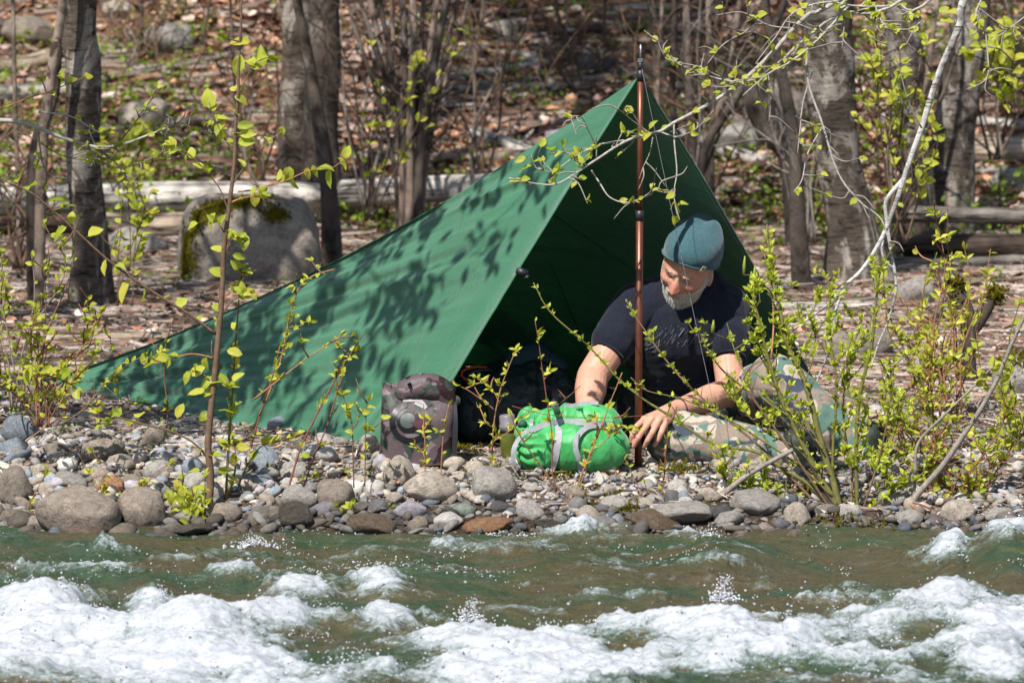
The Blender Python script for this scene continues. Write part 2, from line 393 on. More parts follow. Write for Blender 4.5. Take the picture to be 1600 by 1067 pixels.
# ---- more stones, each where it finds room
rs = np.random.RandomState(21); tries = 0
while len(stone_objs) < 292 and tries < 60000:
    tries += 1
    px = rs.uniform(-10, 1610)
    lo = 640 if px < 560 else (735 if px < 1010 else (760 if px < 1260 else 520))
    py = rs.uniform(lo, 846) if px < 1260 or rs.rand() < 0.55 else rs.uniform(530, 846)
    if 560 < px < 760 and 690 < py < 722: continue
    big_side = 1.0 if px < 600 else 0.62
    w = (15 + 50 * rs.rand() ** 1.7) * big_side * (0.7 + 0.3 * (py - 520) / 320); h = w * rs.uniform(0.45, 0.8)
    if any(abs(px - a) < (w + c_) * 0.40 and abs(py - b) < (h + d_) * 0.36 for a, b, c_, d_ in placed): continue
    tone = ["grey", "pale grey", "tan", "brown", "blue-grey", "lilac-grey", "grey", "tan", "dark grey", "white"][rs.randint(10)]
    if tone == "white" and rs.rand() < .5: tone = "pale grey"
    wetn = 1.0 if py > 826 else (0.6 if py > 816 else 0.0)
    stone_objs.append(lay_stone(px, py, w, h, tone, wetn, seed=tries))

# ---- boulders of the wood behind
moss = M("moss", 1.0, 0.05); moss.base(moss.ramp(moss.noise(30, 4, 0.7, moss.pos()), [(0.3, (0.045, 0.035, 0.004)), (0.6, (0.17, 0.15, 0.012)), (0.8, (0.30, 0.27, 0.03))])); moss.bump(moss.noise(120, 3, 0.8, moss.pos()), 1.0, 0.02)
def moss_patch(parent, n, centre, spread, seed, size=0.012):
    """a cushion of short moss spikes lying on a stone; positions in world metres"""
    rs = np.random.RandomState(seed); dg = BVHTree.FromPolygons([parent.matrix_basis @ v.co for v in parent.data.vertices], [p.vertices[:] for p in parent.data.polygons])
    pts = []; 
    for k in range(n):
        q = Vector(centre) + Vector(rs.normal(size=3) * spread)
        r_ = dg.find_nearest(q)
        if r_[0] is not None: pts.append(r_[0])
    pts = np.array([p[:] for p in pts]); k = len(pts)
    V = np.array([[-.5, 0, 0], [.5, 0, 0], [0, .3, 1.6], [0, -.4, .2]], float); F = np.array([[0, 1, 2], [0, 2, 3], [1, 3, 2]])
    W, FF, _ = scatter(V, F, rand_rot(k, rs) * 0.5 + np.eye(3) * 0.7, pts, rs.uniform(0.6, 1.4, k) * size)
    o = mobj("moss", W, FF, moss.m, None, smooth=False); o.parent = parent; o.matrix_parent_inverse = parent.matrix_basis.inverted(); o["kind"] = "stuff"
    return o
BV0, BF0 = ICO[4]; BV0 = BV0 / (np.abs(BV0 * np.array([1, 1, 1.0])) ** 3.4).sum(1, keepdims=True) ** (1 / 3.4) * (1 + .13 * fbm(BV0 * 1.1 + 4, 4, 91))[:, None]
for n_, d_q in (((-.72, -.3, .62), .98), ((.55, -.5, .66), 1.05), ((.9, -.2, .38), .98), ((.1, -.9, .42), .93), ((-.3, -.2, .93), .95)):
    n_ = np.array(n_) / np.linalg.norm(n_); e_q = BV0 @ n_ - d_q; BV0 = BV0 - np.outer(np.where(e_q > 0, e_q * .9, 0), n_)
BV0 = BV0 * (1 + .025 * fbm(BV0 * 5, 4, 17))[:, None]; BLOCK = mk_mesh('block_boulder', BV0 / np.abs(BV0).max(0), BF0); BLOCK.materials.append(st.m)
def boulder(px, base_py, w, h, tone, label, seed=0, group=None, y=None, me=None, name="boulder"):
    b = on_ground(px, base_py) if y is None else Vector((at(px, 300, y).x, y, 0))
    s = scale_at(b.y); rx = w / 2 / s; rz = h / s * 0.62; ry = rx * 0.85; yy = b.y + ry * 0.7
    rs = np.random.RandomState(seed)
    o = link(name, me or BIG[seed % len(BIG)], None, None, (b.x, yy, ground(b.x, yy) + rz * 0.52), (rs.uniform(-.12, .12), rs.uniform(-.12, .12), rs.uniform(-.6, .6)), (rx, ry, rz))
    c = TONES[tone]; o.color = (*c, 1.0); tag(o, label, "boulder", group); return o
bo = boulder(388, 446, 226, 150, "taupe", "big grey boulder with yellow-green moss on its left side, behind the green tarp", 0, me=BLOCK); bo.rotation_euler = (0, .06, .15)
bpy.context.view_layer.update()
mc = at(293, 400, bo.location.y - 0.2); moss_patch(bo, 1500, mc, (0.03, .04, 0.08), 1)
mc = at(325, 338, bo.location.y - 0.15); moss_patch(bo, 1100, mc, (0.05, .05, 0.03), 2)
mc = at(370, 312, bo.location.y - 0.15); moss_patch(bo, 1100, mc, (0.09, .05, 0.02), 5)
mc = at(433, 335, bo.location.y - 0.2); moss_patch(bo, 400, mc, (0.03, .03, 0.015), 3)
boulder(215, 398, 110, 44, "grey", "low grey boulder under the long bleached log, left of the mossy one", 1)
b2 = boulder(1596, 622, 90, 78, "grey", "grey boulder with a cap of moss at the right edge beyond the pale stem", 2)
bpy.context.view_layer.update()
moss_patch(b2, 700, (b2.location.x, b2.location.y, b2.location.z + b2.scale.z), (0.10, .08, 0.01), 4)
boulder(1432, 478, 66, 46, "grey", "rounded grey boulder between the thick grey trunk and the forked stump", 3)
boulder(1345, 562, 120, 50, "brown", "flat brown boulder in front of the thick grey trunk", 4)
hb = [(225, 212, 84, 48, "tan", "pale tan boulder on the slope right of the birch-like trunk"), (262, 85, 90, 40, "grey", "grey boulder high on the slope above the pale tan one"),
      (40, 75, 100, 46, "brown", "brown boulder high on the slope by the upper left corner"), (470, 100, 60, 36, "grey", "grey boulder half hidden behind the twin trunks"),
      (1215, 215, 110, 90, "brown", "dark brown boulder behind the right side of the tarp peak"), (1150, 250, 80, 50, "grey", "grey boulder low behind the right edge of the tarp"),
      (930, 120, 60, 30, "dark grey", "dark grey boulder on the slope left of the pole tip"), (790, 60, 50, 26, "tan", "small tan boulder at the top of the slope above the bleached log"),
      (1390, 205, 50, 26, "pale grey", "pale grey boulder between the grey trunks on the right"), (1560, 120, 70, 36, "grey", "grey boulder on the slope at the upper right corner"),
      (185, 35, 56, 30, "tan", "tan boulder at the top of the slope right of the birch-like trunk"), (600, 60, 44, 24, "pale grey", "pale grey boulder behind the clump of thin stems"),
      (1580, 300, 60, 30, "grey", "grey boulder just behind the plank-like log on the right"), (880, 235, 60, 30, "lilac-grey", "lilac-grey boulder on the slope just above the tarp ridge")]
for i, (px, py, w, h, tn, lb) in enumerate(hb): boulder(px, py, w, h, tn, lb, 10 + i)

# ---- leaf litter
rs = np.random.RandomState(33)
def litter_xy(n, x0, x1, y0, y1, seed, clump=1.2):
    r = np.random.RandomState(seed); x = r.uniform(x0, x1, n * 2); y = r.uniform(y0, y1, n * 2)
    d = fbm(np.stack([x, y, x * 0], -1) * clump, 3, seed); k = r.rand(n * 2) < 0.55 + 1.1 * d
    return x[k][:n], y[k][:n]
leafV = np.array([[-.5, -.12, .05], [0, -.32, .0], [.5, 0, .10], [0, .30, .02], [-.5, .1, .08], [0, 0, -.07]], float)
leafF = np.array([[0, 1, 5], [1, 2, 5], [2, 3, 5], [3, 4, 5], [4, 0, 5]])
LP = np.array([(0.27, 0.13, 0.085), (0.46, 0.25, 0.15), (0.42, 0.29, 0.24), (0.60, 0.47, 0.38), (0.07, 0.045, 0.035), (0.17, 0.095, 0.07), (0.55, 0.31, 0.18), (0.36, 0.23, 0.19)])
def leaves(n, x0, x1, y0, y1, size, seed, pal=LP, lift=0.006, clump=1.2):
    x, y = litter_xy(n, x0, x1, y0, y1, seed, clump); k = len(x); r = np.random.RandomState(seed + 1)
    s = size * r.uniform(0.5, 1.4, k); z = ground_np(x, y) + lift + s * r.uniform(0, 0.35, k)
    c = pal[r.randint(len(pal), size=k)] * r.uniform(0.7, 1.25, (k, 1))
    rot = np.einsum('kij,kjl->kil', zrot(r.uniform(0, 6.28, k)), 0.75 * np.eye(3) + 0.45 * rand_rot(k, r))
    return scatter(leafV, leafF, rot, np.stack([x, y, z], -1), s, c)
parts = [leaves(30000, -3.4, 3.4, 9.2, 15.5, 0.085, 1), leaves(9000, -3.0, 3.0, 4.0, 9.6, 0.045, 2, (LP * .45 + LP.mean(1, keepdims=True) * .45) * np.array([.92, .84, .78])),
         leaves(4500, -2.4, 2.4, 0.9, 4.5, 0.032, 3, (LP * .6 + LP.mean(1, keepdims=True) * .35)), leaves(1800, -2.2, 2.2, -0.7, 0.9, 0.025, 4), leaves(15000, -9, 9, 3, 24, 0.055, 5)]
V, F, C = merge(parts)
tag(mobj("leaf_litter", V, F, lt.m, colr=C, smooth=False), "brown and russet fallen leaves covering the forest floor and slope", kind="stuff")
# ---- fine fallen twigs and bark chips
def twigs(n, x0, x1, y0, y1, L, seed, pal, along=0.5, th=0.05):
    x, y = litter_xy(n, x0, x1, y0, y1, seed, 0.9); k = len(x); r = np.random.RandomState(seed + 1)
    a = np.arange(3) * 2.094; V = np.array([[sx, math.cos(q), math.sin(q)] for sx in (-.5, .5) for q in a], float)
    F = np.array([[0, 1, 4, 3], [1, 2, 5, 4], [2, 0, 3, 5]])
    l = L * r.uniform(0.3, 1.5, k) ; t = l * th * r.uniform(0.4, 1.2, k) * 0.5; t = np.clip(t, 0.001, 0.012)
    ang = r.normal(size=k) * along; z = ground_np(x, y) + t + r.uniform(0, 0.02, k)
    tilt = r.normal(size=k) * 0.08; cy_, sy_ = np.cos(tilt), np.sin(tilt); o = np.zeros(k); e = np.ones(k)
    ry = np.stack([cy_, o, sy_, o, e, o, -sy_, o, cy_], -1).reshape(k, 3, 3)
    c = pal[r.randint(len(pal), size=k)] * r.uniform(0.6, 1.25, (k, 1))
    return scatter(V, F, np.einsum('kij,kjl->kil', zrot(ang), ry), np.stack([x, y, z], -1), np.stack([l, t, t], -1), c)
TP = np.array([(0.42, 0.34, 0.28), (0.60, 0.51, 0.44), (0.30, 0.20, 0.16), (0.12, 0.085, 0.065), (0.55, 0.48, 0.42), (0.36, 0.20, 0.13)])
parts = [twigs(11000, -3.1, 3.1, 2.0, 10.0, 0.16, 11, TP), twigs(4000, -3.4, 3.4, 9.5, 15.0, 0.30, 12, TP * 0.8), twigs(2600, -2.3, 2.3, -0.6, 2.2, 0.08, 13, TP, 1.5),
         twigs(2500, 0.8, 2.4, 0.2, 4.5, 0.12, 14, TP, 0.9)]
V, F, C = merge(parts)
tag(mobj("twig_litter", V, F, gr.m, colr=C, smooth=False), "fine grey and brown twigs and bark chips strewn on the forest floor", kind="stuff")
# ---- low green plants on the floor: tufts of small leaves
lf = M("ground_leaf", 0.5, 0.3); cc = lf.attr(); lf.base(cc); lf.translucent(0.35, lf.mix(1.0, cc, (1.5, 1.5, 0.6), 'MULTIPLY'))
def tufts(n, x0, x1, y0, y1, h, seed, per=26, dens=None):
    r = np.random.RandomState(seed); x, y = litter_xy(n, x0, x1, y0, y1, seed, 0.8); k = len(x)
    X_ = np.repeat(x, per) + r.normal(size=k * per) * h * 0.6; Y_ = np.repeat(y, per) + r.normal(size=k * per) * h * 0.6
    hh = np.repeat(h * r.uniform(0.3, 1.3, k), per); Z_ = ground_np(X_, Y_) + hh * r.rand(k * per)
    c = np.array([0.17, 0.25, 0.024]) * np.repeat(r.uniform(0.5, 1.5, k), per)[:, None] * r.uniform(0.7, 1.3, (k * per, 1))
    s = 0.026 * r.uniform(0.5, 1.5, k * per) * (h / 0.12) ** 0.5
    return scatter(leafV, leafF, rand_rot(k * per, r), np.stack([X_, Y_, Z_], -1), s, c)
parts = [tufts(430, -3.3, 3.3, 9.0, 15.0, 0.16, 41), tufts(120, -2.8, 2.8, 4.5, 9.5, 0.08, 42, 16), tufts(40, -2.0, -0.8, 0.6, 1.8, 0.04, 43, 12), tufts(60, 0.9, 2.2, -0.5, 2.5, 0.04, 44, 12),
         tufts(40, -1.9, 0.6, -0.6, 0.2, 0.025, 45, 8), tufts(34, 1.6, 2.9, 8.0, 11, 0.25, 46, 30), tufts(70, -3, -1.8, 8.8, 12, 0.25, 47, 30)]
V, F, C = merge(parts)
tag(mobj("undergrowth", V, F, lf.m, colr=C, smooth=False), "low bright green spring undergrowth scattered over the slope", kind="stuff")
# moss and dry grass pads among the stones
mp = []
for (px, py, n_, sx) in [(1060,738,300,.04),(880,742,350,.06),(720,705,160,.04),(640,722,120,.03),(560,745,60,.03),(935,785,90,.04),(760,740,120,.03),(1240,770,120,.05),(180,700,60,.03),(1100,800,80,.03),(440,742,80,.03),(1320,830,200,.08),(990,800,60,.03)]:
    b = on_ground(px, py); r = np.random.RandomState(px); x = b.x + r.normal(size=n_) * sx; y = b.y + r.normal(size=n_) * sx * .8
    V0 = np.array([[-.5, 0, 0], [.5, 0, 0], [0, .3, 1.6], [0, -.4, .2]], float); F0 = np.array([[0, 1, 2], [0, 2, 3], [1, 3, 2]])
    mp.append(scatter(V0, F0, rand_rot(n_, r) * 0.5 + np.eye(3) * 0.7, np.stack([x, y, ground_np(x, y) + r.rand(n_) * 0.02], -1), r.uniform(0.5, 1.4, n_) * 0.011)[:2])
V, F, _ = merge(mp); tag(mobj("moss_patches", V, F, moss.m, smooth=False), "olive and rust coloured moss tufts between the bank stones", kind="stuff")
# ================================================================= THE RIVER
wxs = axis(-2.15, 2.15, 0.0062, 45, 1.35)
dense = np.arange(-4.0, -0.42, 0.0095); s_ = 0.0095; yv = -4.0; far_ = []
while yv > -60: s_ *= 1.3; yv -= s_; far_.append(yv)
wys = np.concatenate([np.array(far_[::-1]), dense])
X, Y = np.meshgrid(wxs, wys); sh = X.shape
d_ = Y + 15.0; PX = 800 + FPX * X / d_; PY = HORIZON + FPX * (2.0 - WATER_Z) / d_
def blob(lst):
    m = np.zeros(sh)
    for (a, b, rx, ry, s) in lst:
        m = np.maximum(m, s * np.exp(-(((PX - a) / rx) ** 2 + ((PY - b) / ry) ** 2)))
    return m
FO = [(40,1030,300,60,1.3),(250,1050,230,62,1.35),(60,985,90,42,1.1),(-20,975,90,42,1.1),(230,985,60,42,1.0),(420,1075,200,44,1.2),(420,1000,90,16,.9),(20,925,70,12,.62),(130,905,130,13,.62),(470,948,95,22,.70),(590,938,60,26,.76),
      (700,1025,110,30,1.05),(800,1065,200,50,1.35),(860,1035,120,40,1.2),(560,1058,140,26,1.0),(600,990,60,18,.8),(960,1062,200,26,1.15),(1330,1055,150,22,.95),(1120,1060,120,24,1.1),(1560,1062,90,20,1.0),(1110,1020,130,42,1.15),(1000,1010,170,18,.75),(950,1055,220,22,1.0),(1225,1045,200,50,1.0),
      (1330,1008,150,26,.85),(1480,980,85,28,.95),(1570,1005,100,34,1.15),(1500,1040,200,22,.7),(1400,1075,200,22,.7),(405,856,60,9,.6),(1105,858,70,16,.72),(1590,872,60,26,1.05),
      (1490,888,40,18,.85),(905,850,90,5,.55),(900,948,150,7,.6),(700,915,120,8,.5),(1190,932,60,16,.62),(1330,900,80,9,.5),(620,900,160,7,.45),(1380,960,220,8,.52),(700,868,50,9,.6),(240,872,200,6,.48),(60,868,110,5,.48),
      (1400,862,160,8,.5),(850,985,260,8,.52),(330,920,120,8,.5),(180,1000,500,30,.6)]
N3 = np.stack([X * 1.0, Y * 1.6, 0 * X], -1).reshape(-1, 3)
n1 = fbm(N3 * 3.2, 4, 50).reshape(sh); n2 = fbm(N3 * 13, 4, 60, 0.6).reshape(sh); n3 = fbm(N3 * 42, 3, 70, 0.65).reshape(sh)
warp = fbm(N3 * 1.7 + 9, 3, 55).reshape(sh); Nw = N3.copy(); Nw[:, 0] += warp.ravel() * .35
ns = fbm(Nw * np.array([7, 22, 1]), 4, 66, 0.62).reshape(sh)
m = blob(FO)
thin = blob([(560,1062,170,26,.7),(330,1066,90,12,.4),(1300,1060,200,22,.55),(1080,1062,120,16,.5),(880,980,60,20,.4)])
foam = sstep(0.30, 1.06, m - .35 * thin + 0.42 * n1 + 0.30 * n2 + 0.34 * ns + 0.10 * n3)
streak = sstep(0.20, 0.50, n1 * 0.5 + fbm(np.stack([X * 1.4, Y * 9, 0 * X], -1).reshape(-1, 3) * 2.2, 4, 81).reshape(sh) * 0.8 + n3 * 0.25) * 0.75 * sstep(-0.75, -1.2, Y)
foam = np.maximum(foam, streak * 0.62)
HU = [(1130,885,100,30,.075),(620,880,90,22,.035),(870,895,120,24,.045),(1590,900,70,34,.09),(400,872,70,18,.03),(230,965,40,40,.05),(60,980,80,40,.05),(595,940,60,26,.022),(735,1010,60,30,.03),(470,950,80,30,.02),(1120,1015,90,35,.05),(1490,965,70,30,.05),(900,905,60,20,.03),
      (1210,1000,60,40,.03),(290,1015,120,40,.05),(1500,900,30,24,.05)]
swell = fbm(np.stack([X * 1.3, Y * 2.4, 0 * X], -1).reshape(-1, 3), 3, 90).reshape(sh)
sharp = 1 - np.abs(n2) * 2
H = 0.042 * swell + 0.028 * n1 + 0.014 * n2 + 0.012 * (1 - 2 * np.abs(ns)) + 0.0016 * n3 + blob(HU) * 1.0
H = H + foam * (0.022 + 0.013 * n2 + 0.004 * n3 + 0.036 * n1 + 0.022 * ns) 
edge = sstep(-0.62, -0.95, Y); H = H * (0.55 + 0.45 * edge)
detail_fade = sstep(-5.5, -4.0, Y) * 1.0; H = np.where(Y < -5.5, 0.0, H * np.clip(detail_fade, 0.0, 1))
foam = np.where(Y < -4.2, foam * 0.4, foam)
w = M("river_water", 0.06, 0.5); w.b.inputs['IOR'].default_value = 1.33
wp = w.pos(); f = w.n.new("ShaderNodeSeparateColor"); w.L(w.attr(), f.inputs[0]); fo = f.outputs[0]
tex = w.noise(1.7, 4, 0.6, w.pos((1, 2.2, 1)), 0.6); t2 = w.noise(9, 4, 0.65, w.pos((1, 2.6, 1)), 0.8)
bodyc = w.ramp(tex, [(0.36, (0.080, 0.064, 0.036)), (0.48, (0.075, 0.070, 0.034)), (0.57, (0.042, 0.066, 0.034)), (0.65, (0.032, 0.068, 0.038)), (0.73, (0.12, 0.115, 0.018))])
bodyc = w.mix(w.ramp(t2, [(0.45, 0.0), (0.75, 0.3)]), bodyc, (0.10, 0.125, 0.095)); bodyc = w.mix(1.0, bodyc, (.86, .84, .80), 'MULTIPLY')
tear = w.noise(13, 8, 0.78, w.pos((1, 2.4, 1.6)), 1.6); tear2 = w.noise(90, 4, 0.7, w.pos((1, 1.6, 1)), .4); fo2 = w.math('ADD', fo, w.math('ADD', w.math('MULTIPLY', w.math('SUBTRACT', tear, .5), 2.3), w.math('MULTIPLY', w.math('SUBTRACT', tear2, .5), 1.1)))
fo2s = w.math('MULTIPLY', fo2, .62)
fc = w.ramp(fo2, [(0.16, 0.0), (0.34, 0.16), (0.52, 0.75), (0.75, 1.0)])
milky = w.mix(w.ramp(fo2s, [(0.30, 0.0), (0.62, 0.55), (1.0, 1.0)]), (0.17, 0.215, 0.21), (0.53, 0.525, 0.585))
w.base(w.mix(fc, bodyc, milky)); w.rough(w.ramp(fo, [(0.0, 0.07), (0.4, 0.35), (1.0, 0.6)]))
calm = w.math('SUBTRACT', 1.0, w.math('MULTIPLY', fo, .85)); b0 = w.bump(w.math('MULTIPLY', calm, w.noise(26, 5, 0.7, w.pos((1, 1.8, 1)), 0.5)), 0.75, 0.02); w.bump(w.math('MULTIPLY', calm, w.noise(110, 3, 0.7, w.pos((1, 1.5, 1)))), 0.4, 0.007, b0)
C = np.repeat(foam.reshape(-1, 1), 3, 1)
WV = np.stack([X, Y, WATER_Z + H], -1).reshape(-1, 3)
tag(mobj("water", WV, grid_faces(len(wxs), len(wys)), w.m, colr=C), "fast green river water with white rapids", kind="structure")
# ---- spray: drops thrown over the rapids; foam flecks on waves stand for sun sparkle
dr = M("drop_and_sparkle", 0.12, 0.6); dr.base((0.55, 0.56, 0.60))
rs = np.random.RandomState(99)
gy, gx = np.gradient(foam); eg = np.hypot(gx, gy)
valid = (Y > -4.0) & (Y < -0.62) & (np.abs(X) < 2.15)
def pick(wt, n): 
    p = (wt * valid).ravel(); p = p / p.sum(); return rs.choice(p.size, n, p=p)
i1 = pick(eg ** 1.0 * (m + 0.05), 1500); i2 = pick((0.006 + np.clip(0.5 * m + 0.35 * sstep(-0.1, 0.5, n1) - .6 * foam, 0, 1) ** 2) * (sstep(.05, .5, fbm(N3 * 5 + 3, 3, 77).reshape(sh)) ** 2.5 + .002), 5200); i3 = pick(foam * sstep(0.1, 0.5, n2) * sstep(.7, 1.1, m), 250)  # second pick: white flecks lying on the water in place of sun glints
q = WV[np.concatenate([i1, i2, i3])]; k = len(q); h = np.concatenate([rs.exponential(0.014, len(i1)), rs.uniform(0, 0.004, len(i2)), rs.exponential(0.022, len(i3))])
q = q + np.stack([rs.normal(size=k) * .01, rs.normal(size=k) * .01, h], -1)
r = np.concatenate([rs.uniform(.0012, .0042, len(i1)), rs.uniform(.0008, .0034, len(i2)), rs.uniform(.0015, .005, len(i3))])
V, F, _ = scatter(*ICO[1], rand_rot(k, rs), q, np.stack([r * 1.05, r * .8, r * .7], -1))
# jets: the thin fingers of water standing up from the rapids
jets = []
# fingers of thrown water: strings of drops thinning out upwards
jp = []; jr = []
for (px, py, hh, wd, lean) in [(238,975,60,20,.3),(590,935,52,22,.1),(736,985,50,34,0),(1128,945,46,26,.15),(95,962,46,30,-.3),(1228,1005,44,30,0),(1550,980,38,26,.1),(1105,862,36,34,.2),(1590,880,44,50,0),(450,968,34,40,0),(330,1010,40,50,.2),(1040,1000,34,40,0),(860,1010,40,40,-.2),(1420,985,34,40,.1),(395,862,22,34,.1),(1500,895,26,26,0)]:
    y0 = FPX * (2 - WATER_Z) / (py - HORIZON) - 15; b = at(px, py, y0); s_c = scale_at(y0); n_ = 300
    t = rs.rand(n_) ** 1.6; jp.append(np.stack([b.x + (lean * t ** 1.4 * hh + rs.normal(size=n_) * wd * .55 * (1 - .6 * t)) / s_c, b.y + rs.normal(size=n_) * .02, b.z + .01 + t * hh / s_c * (.6 + .5 * rs.rand(n_))], -1)); jr.append(rs.uniform(.0014, .0052, n_) * (1 - .55 * t))
jp = np.vstack(jp); jr = np.concatenate(jr); jets.append(scatter(*ICO[1], rand_rot(len(jp), rs), jp, np.stack([jr, jr * .9, jr * 1.3], -1))[:2])
V, F, _ = merge([(V, F)] + jets)
tag(mobj("spray", V, F, dr.m), "white drops, spray and foam flecks over the rapids, many standing in for sun sparkle", kind="stuff")
# ================================================================= TREES, LOGS AND STICKS OF THE WOOD
def bark(name, dark, mid, pale, zs=2.2, bumpd=0.02, patch=(0.46, 0.60), tilt=1.0):
    b = M(name, 0.9, 0.15); o = b.co('Object', (1, 1, 0.55)); ring = b.co('Object', (tilt, tilt, zs * 2.2))
    n = b.noise(7, 6, 0.7, ring, 0.6); base = b.ramp(n, [(0.30, dark), (0.5, mid), (0.72, tuple(v * 1.25 for v in mid))])
    pt = b.ramp(b.noise(5.5, 6, 0.72, o, 0.9), [(patch[0], 0.0), (patch[1], 1.0)]); c = b.mix(pt, base, pale)
    blot = b.ramp(b.noise(11, 5, 0.7, ring, 0.3), [(0.36, 1.0), (0.44, 0.0)]); c = b.mix(blot, c, dark)
    b.base(c); p = b.bump(b.noise(16, 6, 0.75, ring, 0.5), 0.8, bumpd); b.bump(b.noise(70, 3, 0.7, o), 0.5, 0.006, p); return b.m
bk_grey = bark("bark_grey", (0.028, 0.021, 0.016), (0.125, 0.100, 0.080), (0.40, 0.36, 0.31), 2.2, .03, (.50, .57))
bk_dark = bark("bark_dark", (0.022, 0.017, 0.013), (0.085, 0.068, 0.056), (0.21, 0.185, 0.16), 0.4, 0.02, (0.52, 0.62))
bk_white = bark("bark_white", (0.06, 0.05, 0.045), (0.32, 0.30, 0.28), (0.58, 0.57, 0.55), 3.0, 0.008, (0.44, 0.52))
bk_warm = bark("bark_warm", (0.06, 0.04, 0.03), (0.20, 0.15, 0.12), (0.38, 0.31, 0.26), 0.5, 0.01, (0.50, 0.62))
canopy_leaf = M("canopy_leaf", 0.5, 0.3); cc = canopy_leaf.attr(); canopy_leaf.base(cc); canopy_leaf.translucent(0.4, canopy_leaf.mix(1.0, cc, (1.6, 1.6, 0.7), 'MULTIPLY'))

def rough_tube(path, rad, seg, amp, seed, freq=6.0):
    V, F = tube(path, rad, seg); n = len(path)
    c = np.repeat(np.asarray(path), seg, 0); d = V - c
    f = 1 + amp * fbm(V * np.array([freq, freq, freq * 0.6]) + seed, 4, seed)
    return c + d * f[:, None], F
def canopy(boughs, n, seed, size=0.085, spread=0.30):
    """leaves clustered round the outer part of the boughs"""
    rs = np.random.RandomState(seed); pts = []
    for path in boughs:
        t = rs.uniform(0.25, 1.0, max(2, n // 22 // len(boughs))); idx = (t * (len(path) - 1)).astype(int)
        for c in path[idx]:
            c = c + rs.normal(size=3) * spread * 0.6
            pts.append(c + rs.normal(size=(22, 3)) * np.array([spread, spread, spread * .35]) * rs.uniform(.3, .8))
    p = np.vstack(pts); k = len(p); c = np.array([0.14, 0.20, 0.03]) * rs.uniform(0.6, 1.4, (k, 1))
    return scatter(leafV, leafF, rand_rot(k, rs), p, size * rs.uniform(0.6, 1.3, k), c)
def make_tree(pts, y, mat, label, group=None, top=7.5, seed=0, seg=20, amp=0.10, nb=9, leaves_n=3200, crown=True, reach=1.6, flare=1.25, name="tree", cat="tree"):
    """pts: photo pixels (x, y, width) from the top of the frame down to the ground"""
    rs = np.random.RandomState(seed); s = scale_at(y)
    P = [at(a, b, y) for a, b, w_ in pts]; W = [w_ / 2 / s for a, b, w_ in pts]
    P[-1].z = min(P[-1].z, ground(P[-1].x, y)) - 0.06; W[-1] *= flare
    dirv = (P[0] - P[1]).normalized() if len(P) > 1 else Vector((0, 0, 1))
    up = []; last = P[0]; z0 = last.z
    if crown:
        d2 = (dirv + Vector((0, 0, 1.2))).normalized(); n_up = 6
        for k in range(1, n_up + 1):
            f = k / n_up; up.append((last + d2 * (top - z0) * f + Vector((rs.normal() * .12, rs.normal() * .12, 0)), W[0] * (1 - 0.88 * f)))
    allP = [u[0] for u in up[::-1]] + P; allW = [u[1] for u in up[::-1]] + W
    path, rad = spline(allP, 7, allW)
    e = empty(name, (P[-1].x, y, P[-1].z), label, cat, group); inv = Vector(e.location)
    off = np.array(e.location[:])
    V, F = rough_tube(path, rad, seg, amp, seed)
    mobj("trunk", V - off, F, mat, e)
    if crown:
        bs = []; paths = []
        for k in range(nb):
            f = rs.uniform(0.0, 0.75); i = int(f * 6 * 7 * 0.9); b0 = path[i]; r0 = rad[i] * 0.45 + 0.006
            a = rs.uniform(0, 6.28); L_ = reach * rs.uniform(0.5, 1.1)
            p1 = b0 + np.array([math.cos(a), math.sin(a), 0.45]) * L_ * .5; p2 = b0 + np.array([math.cos(a + rs.normal() * .3), math.sin(a + rs.normal() * .3), 0.5]) * L_
            bp, br = spline([b0, p1, p2], 5, [r0, r0 * .6, 0.004]); bs.append(tube(bp - off, br, 6)); paths.append(bp)
        for b_ in bs: mobj("branch", b_[0], b_[1], mat, e)
        if leaves_n:
            V, F, C = canopy(paths + [path[:20]], leaves_n, seed + 1)
            o = mobj("foliage", V - off, F, canopy_leaf.m, e, smooth=False, colr=C); o["kind"] = "stuff"
    return e
make_tree([(124,-12,58),(130,110,57),(130,250,54),(141,380,56),(143,482,64)], 5.2, bk_grey, "thick grey mottled trunk standing on the left", top=8, seed=1, seg=32, leaves_n=1700, reach=2.0)
make_tree([(98,-12,13),(80,120,16),(66,240,18),(58,330,14)], 5.0, bk_warm, "thin leaning stem crossing just left of the grey mottled trunk", "thin stems left of the mottled trunk", top=4, seed=2, seg=10, nb=4, leaves_n=300, reach=.8)
make_tree([(102,40,12),(84,150,17),(56,230,20),(50,340,19),(55,478,18)], 5.35, bk_dark, "thin dark stem leaning left of the mottled trunk, reaching the ground", "thin stems left of the mottled trunk", top=4, seed=3, seg=10, nb=4, leaves_n=300, reach=.8)
make_tree([(462,-12,48),(464,90,46),(458,190,44),(462,300,54)], 9.9, bk_grey, "pale peeling trunk, left one of the twin trunks above the mossy boulder", "twin trunks", top=8, seed=4, seg=26)
make_tree([(508,-12,46),(505,90,56),(500,210,56),(505,330,62)], 9.5, bk_dark, "thick dark trunk, right one of the twin trunks", "twin trunks", top=8, seed=5, seg=26)
make_tree([(462,-12,14),(480,80,17),(498,190,22),(514,300,27),(520,405,30)], 7.2, bk_dark, "slender leaning trunk in front of the bleached log, right of the mossy boulder", None, top=5, seed=6, seg=14, nb=5, leaves_n=600)
make_tree([(1298,-12,80),(1296,110,80),(1308,240,72),(1330,350,78),(1342,438,104)], 6.3, bk_grey, "thickest grey trunk, left of the white leaning branch", "grey trunks on the right", top=9, seed=7, seg=34, leaves_n=2600, reach=2.0)
make_tree([(1408,-12,54),(1418,110,54),(1428,230,50),(1440,330,56)], 8.6, bk_grey, "slimmer grey trunk, middle one of the three grey trunks", "grey trunks on the right", top=8, seed=8, seg=26)
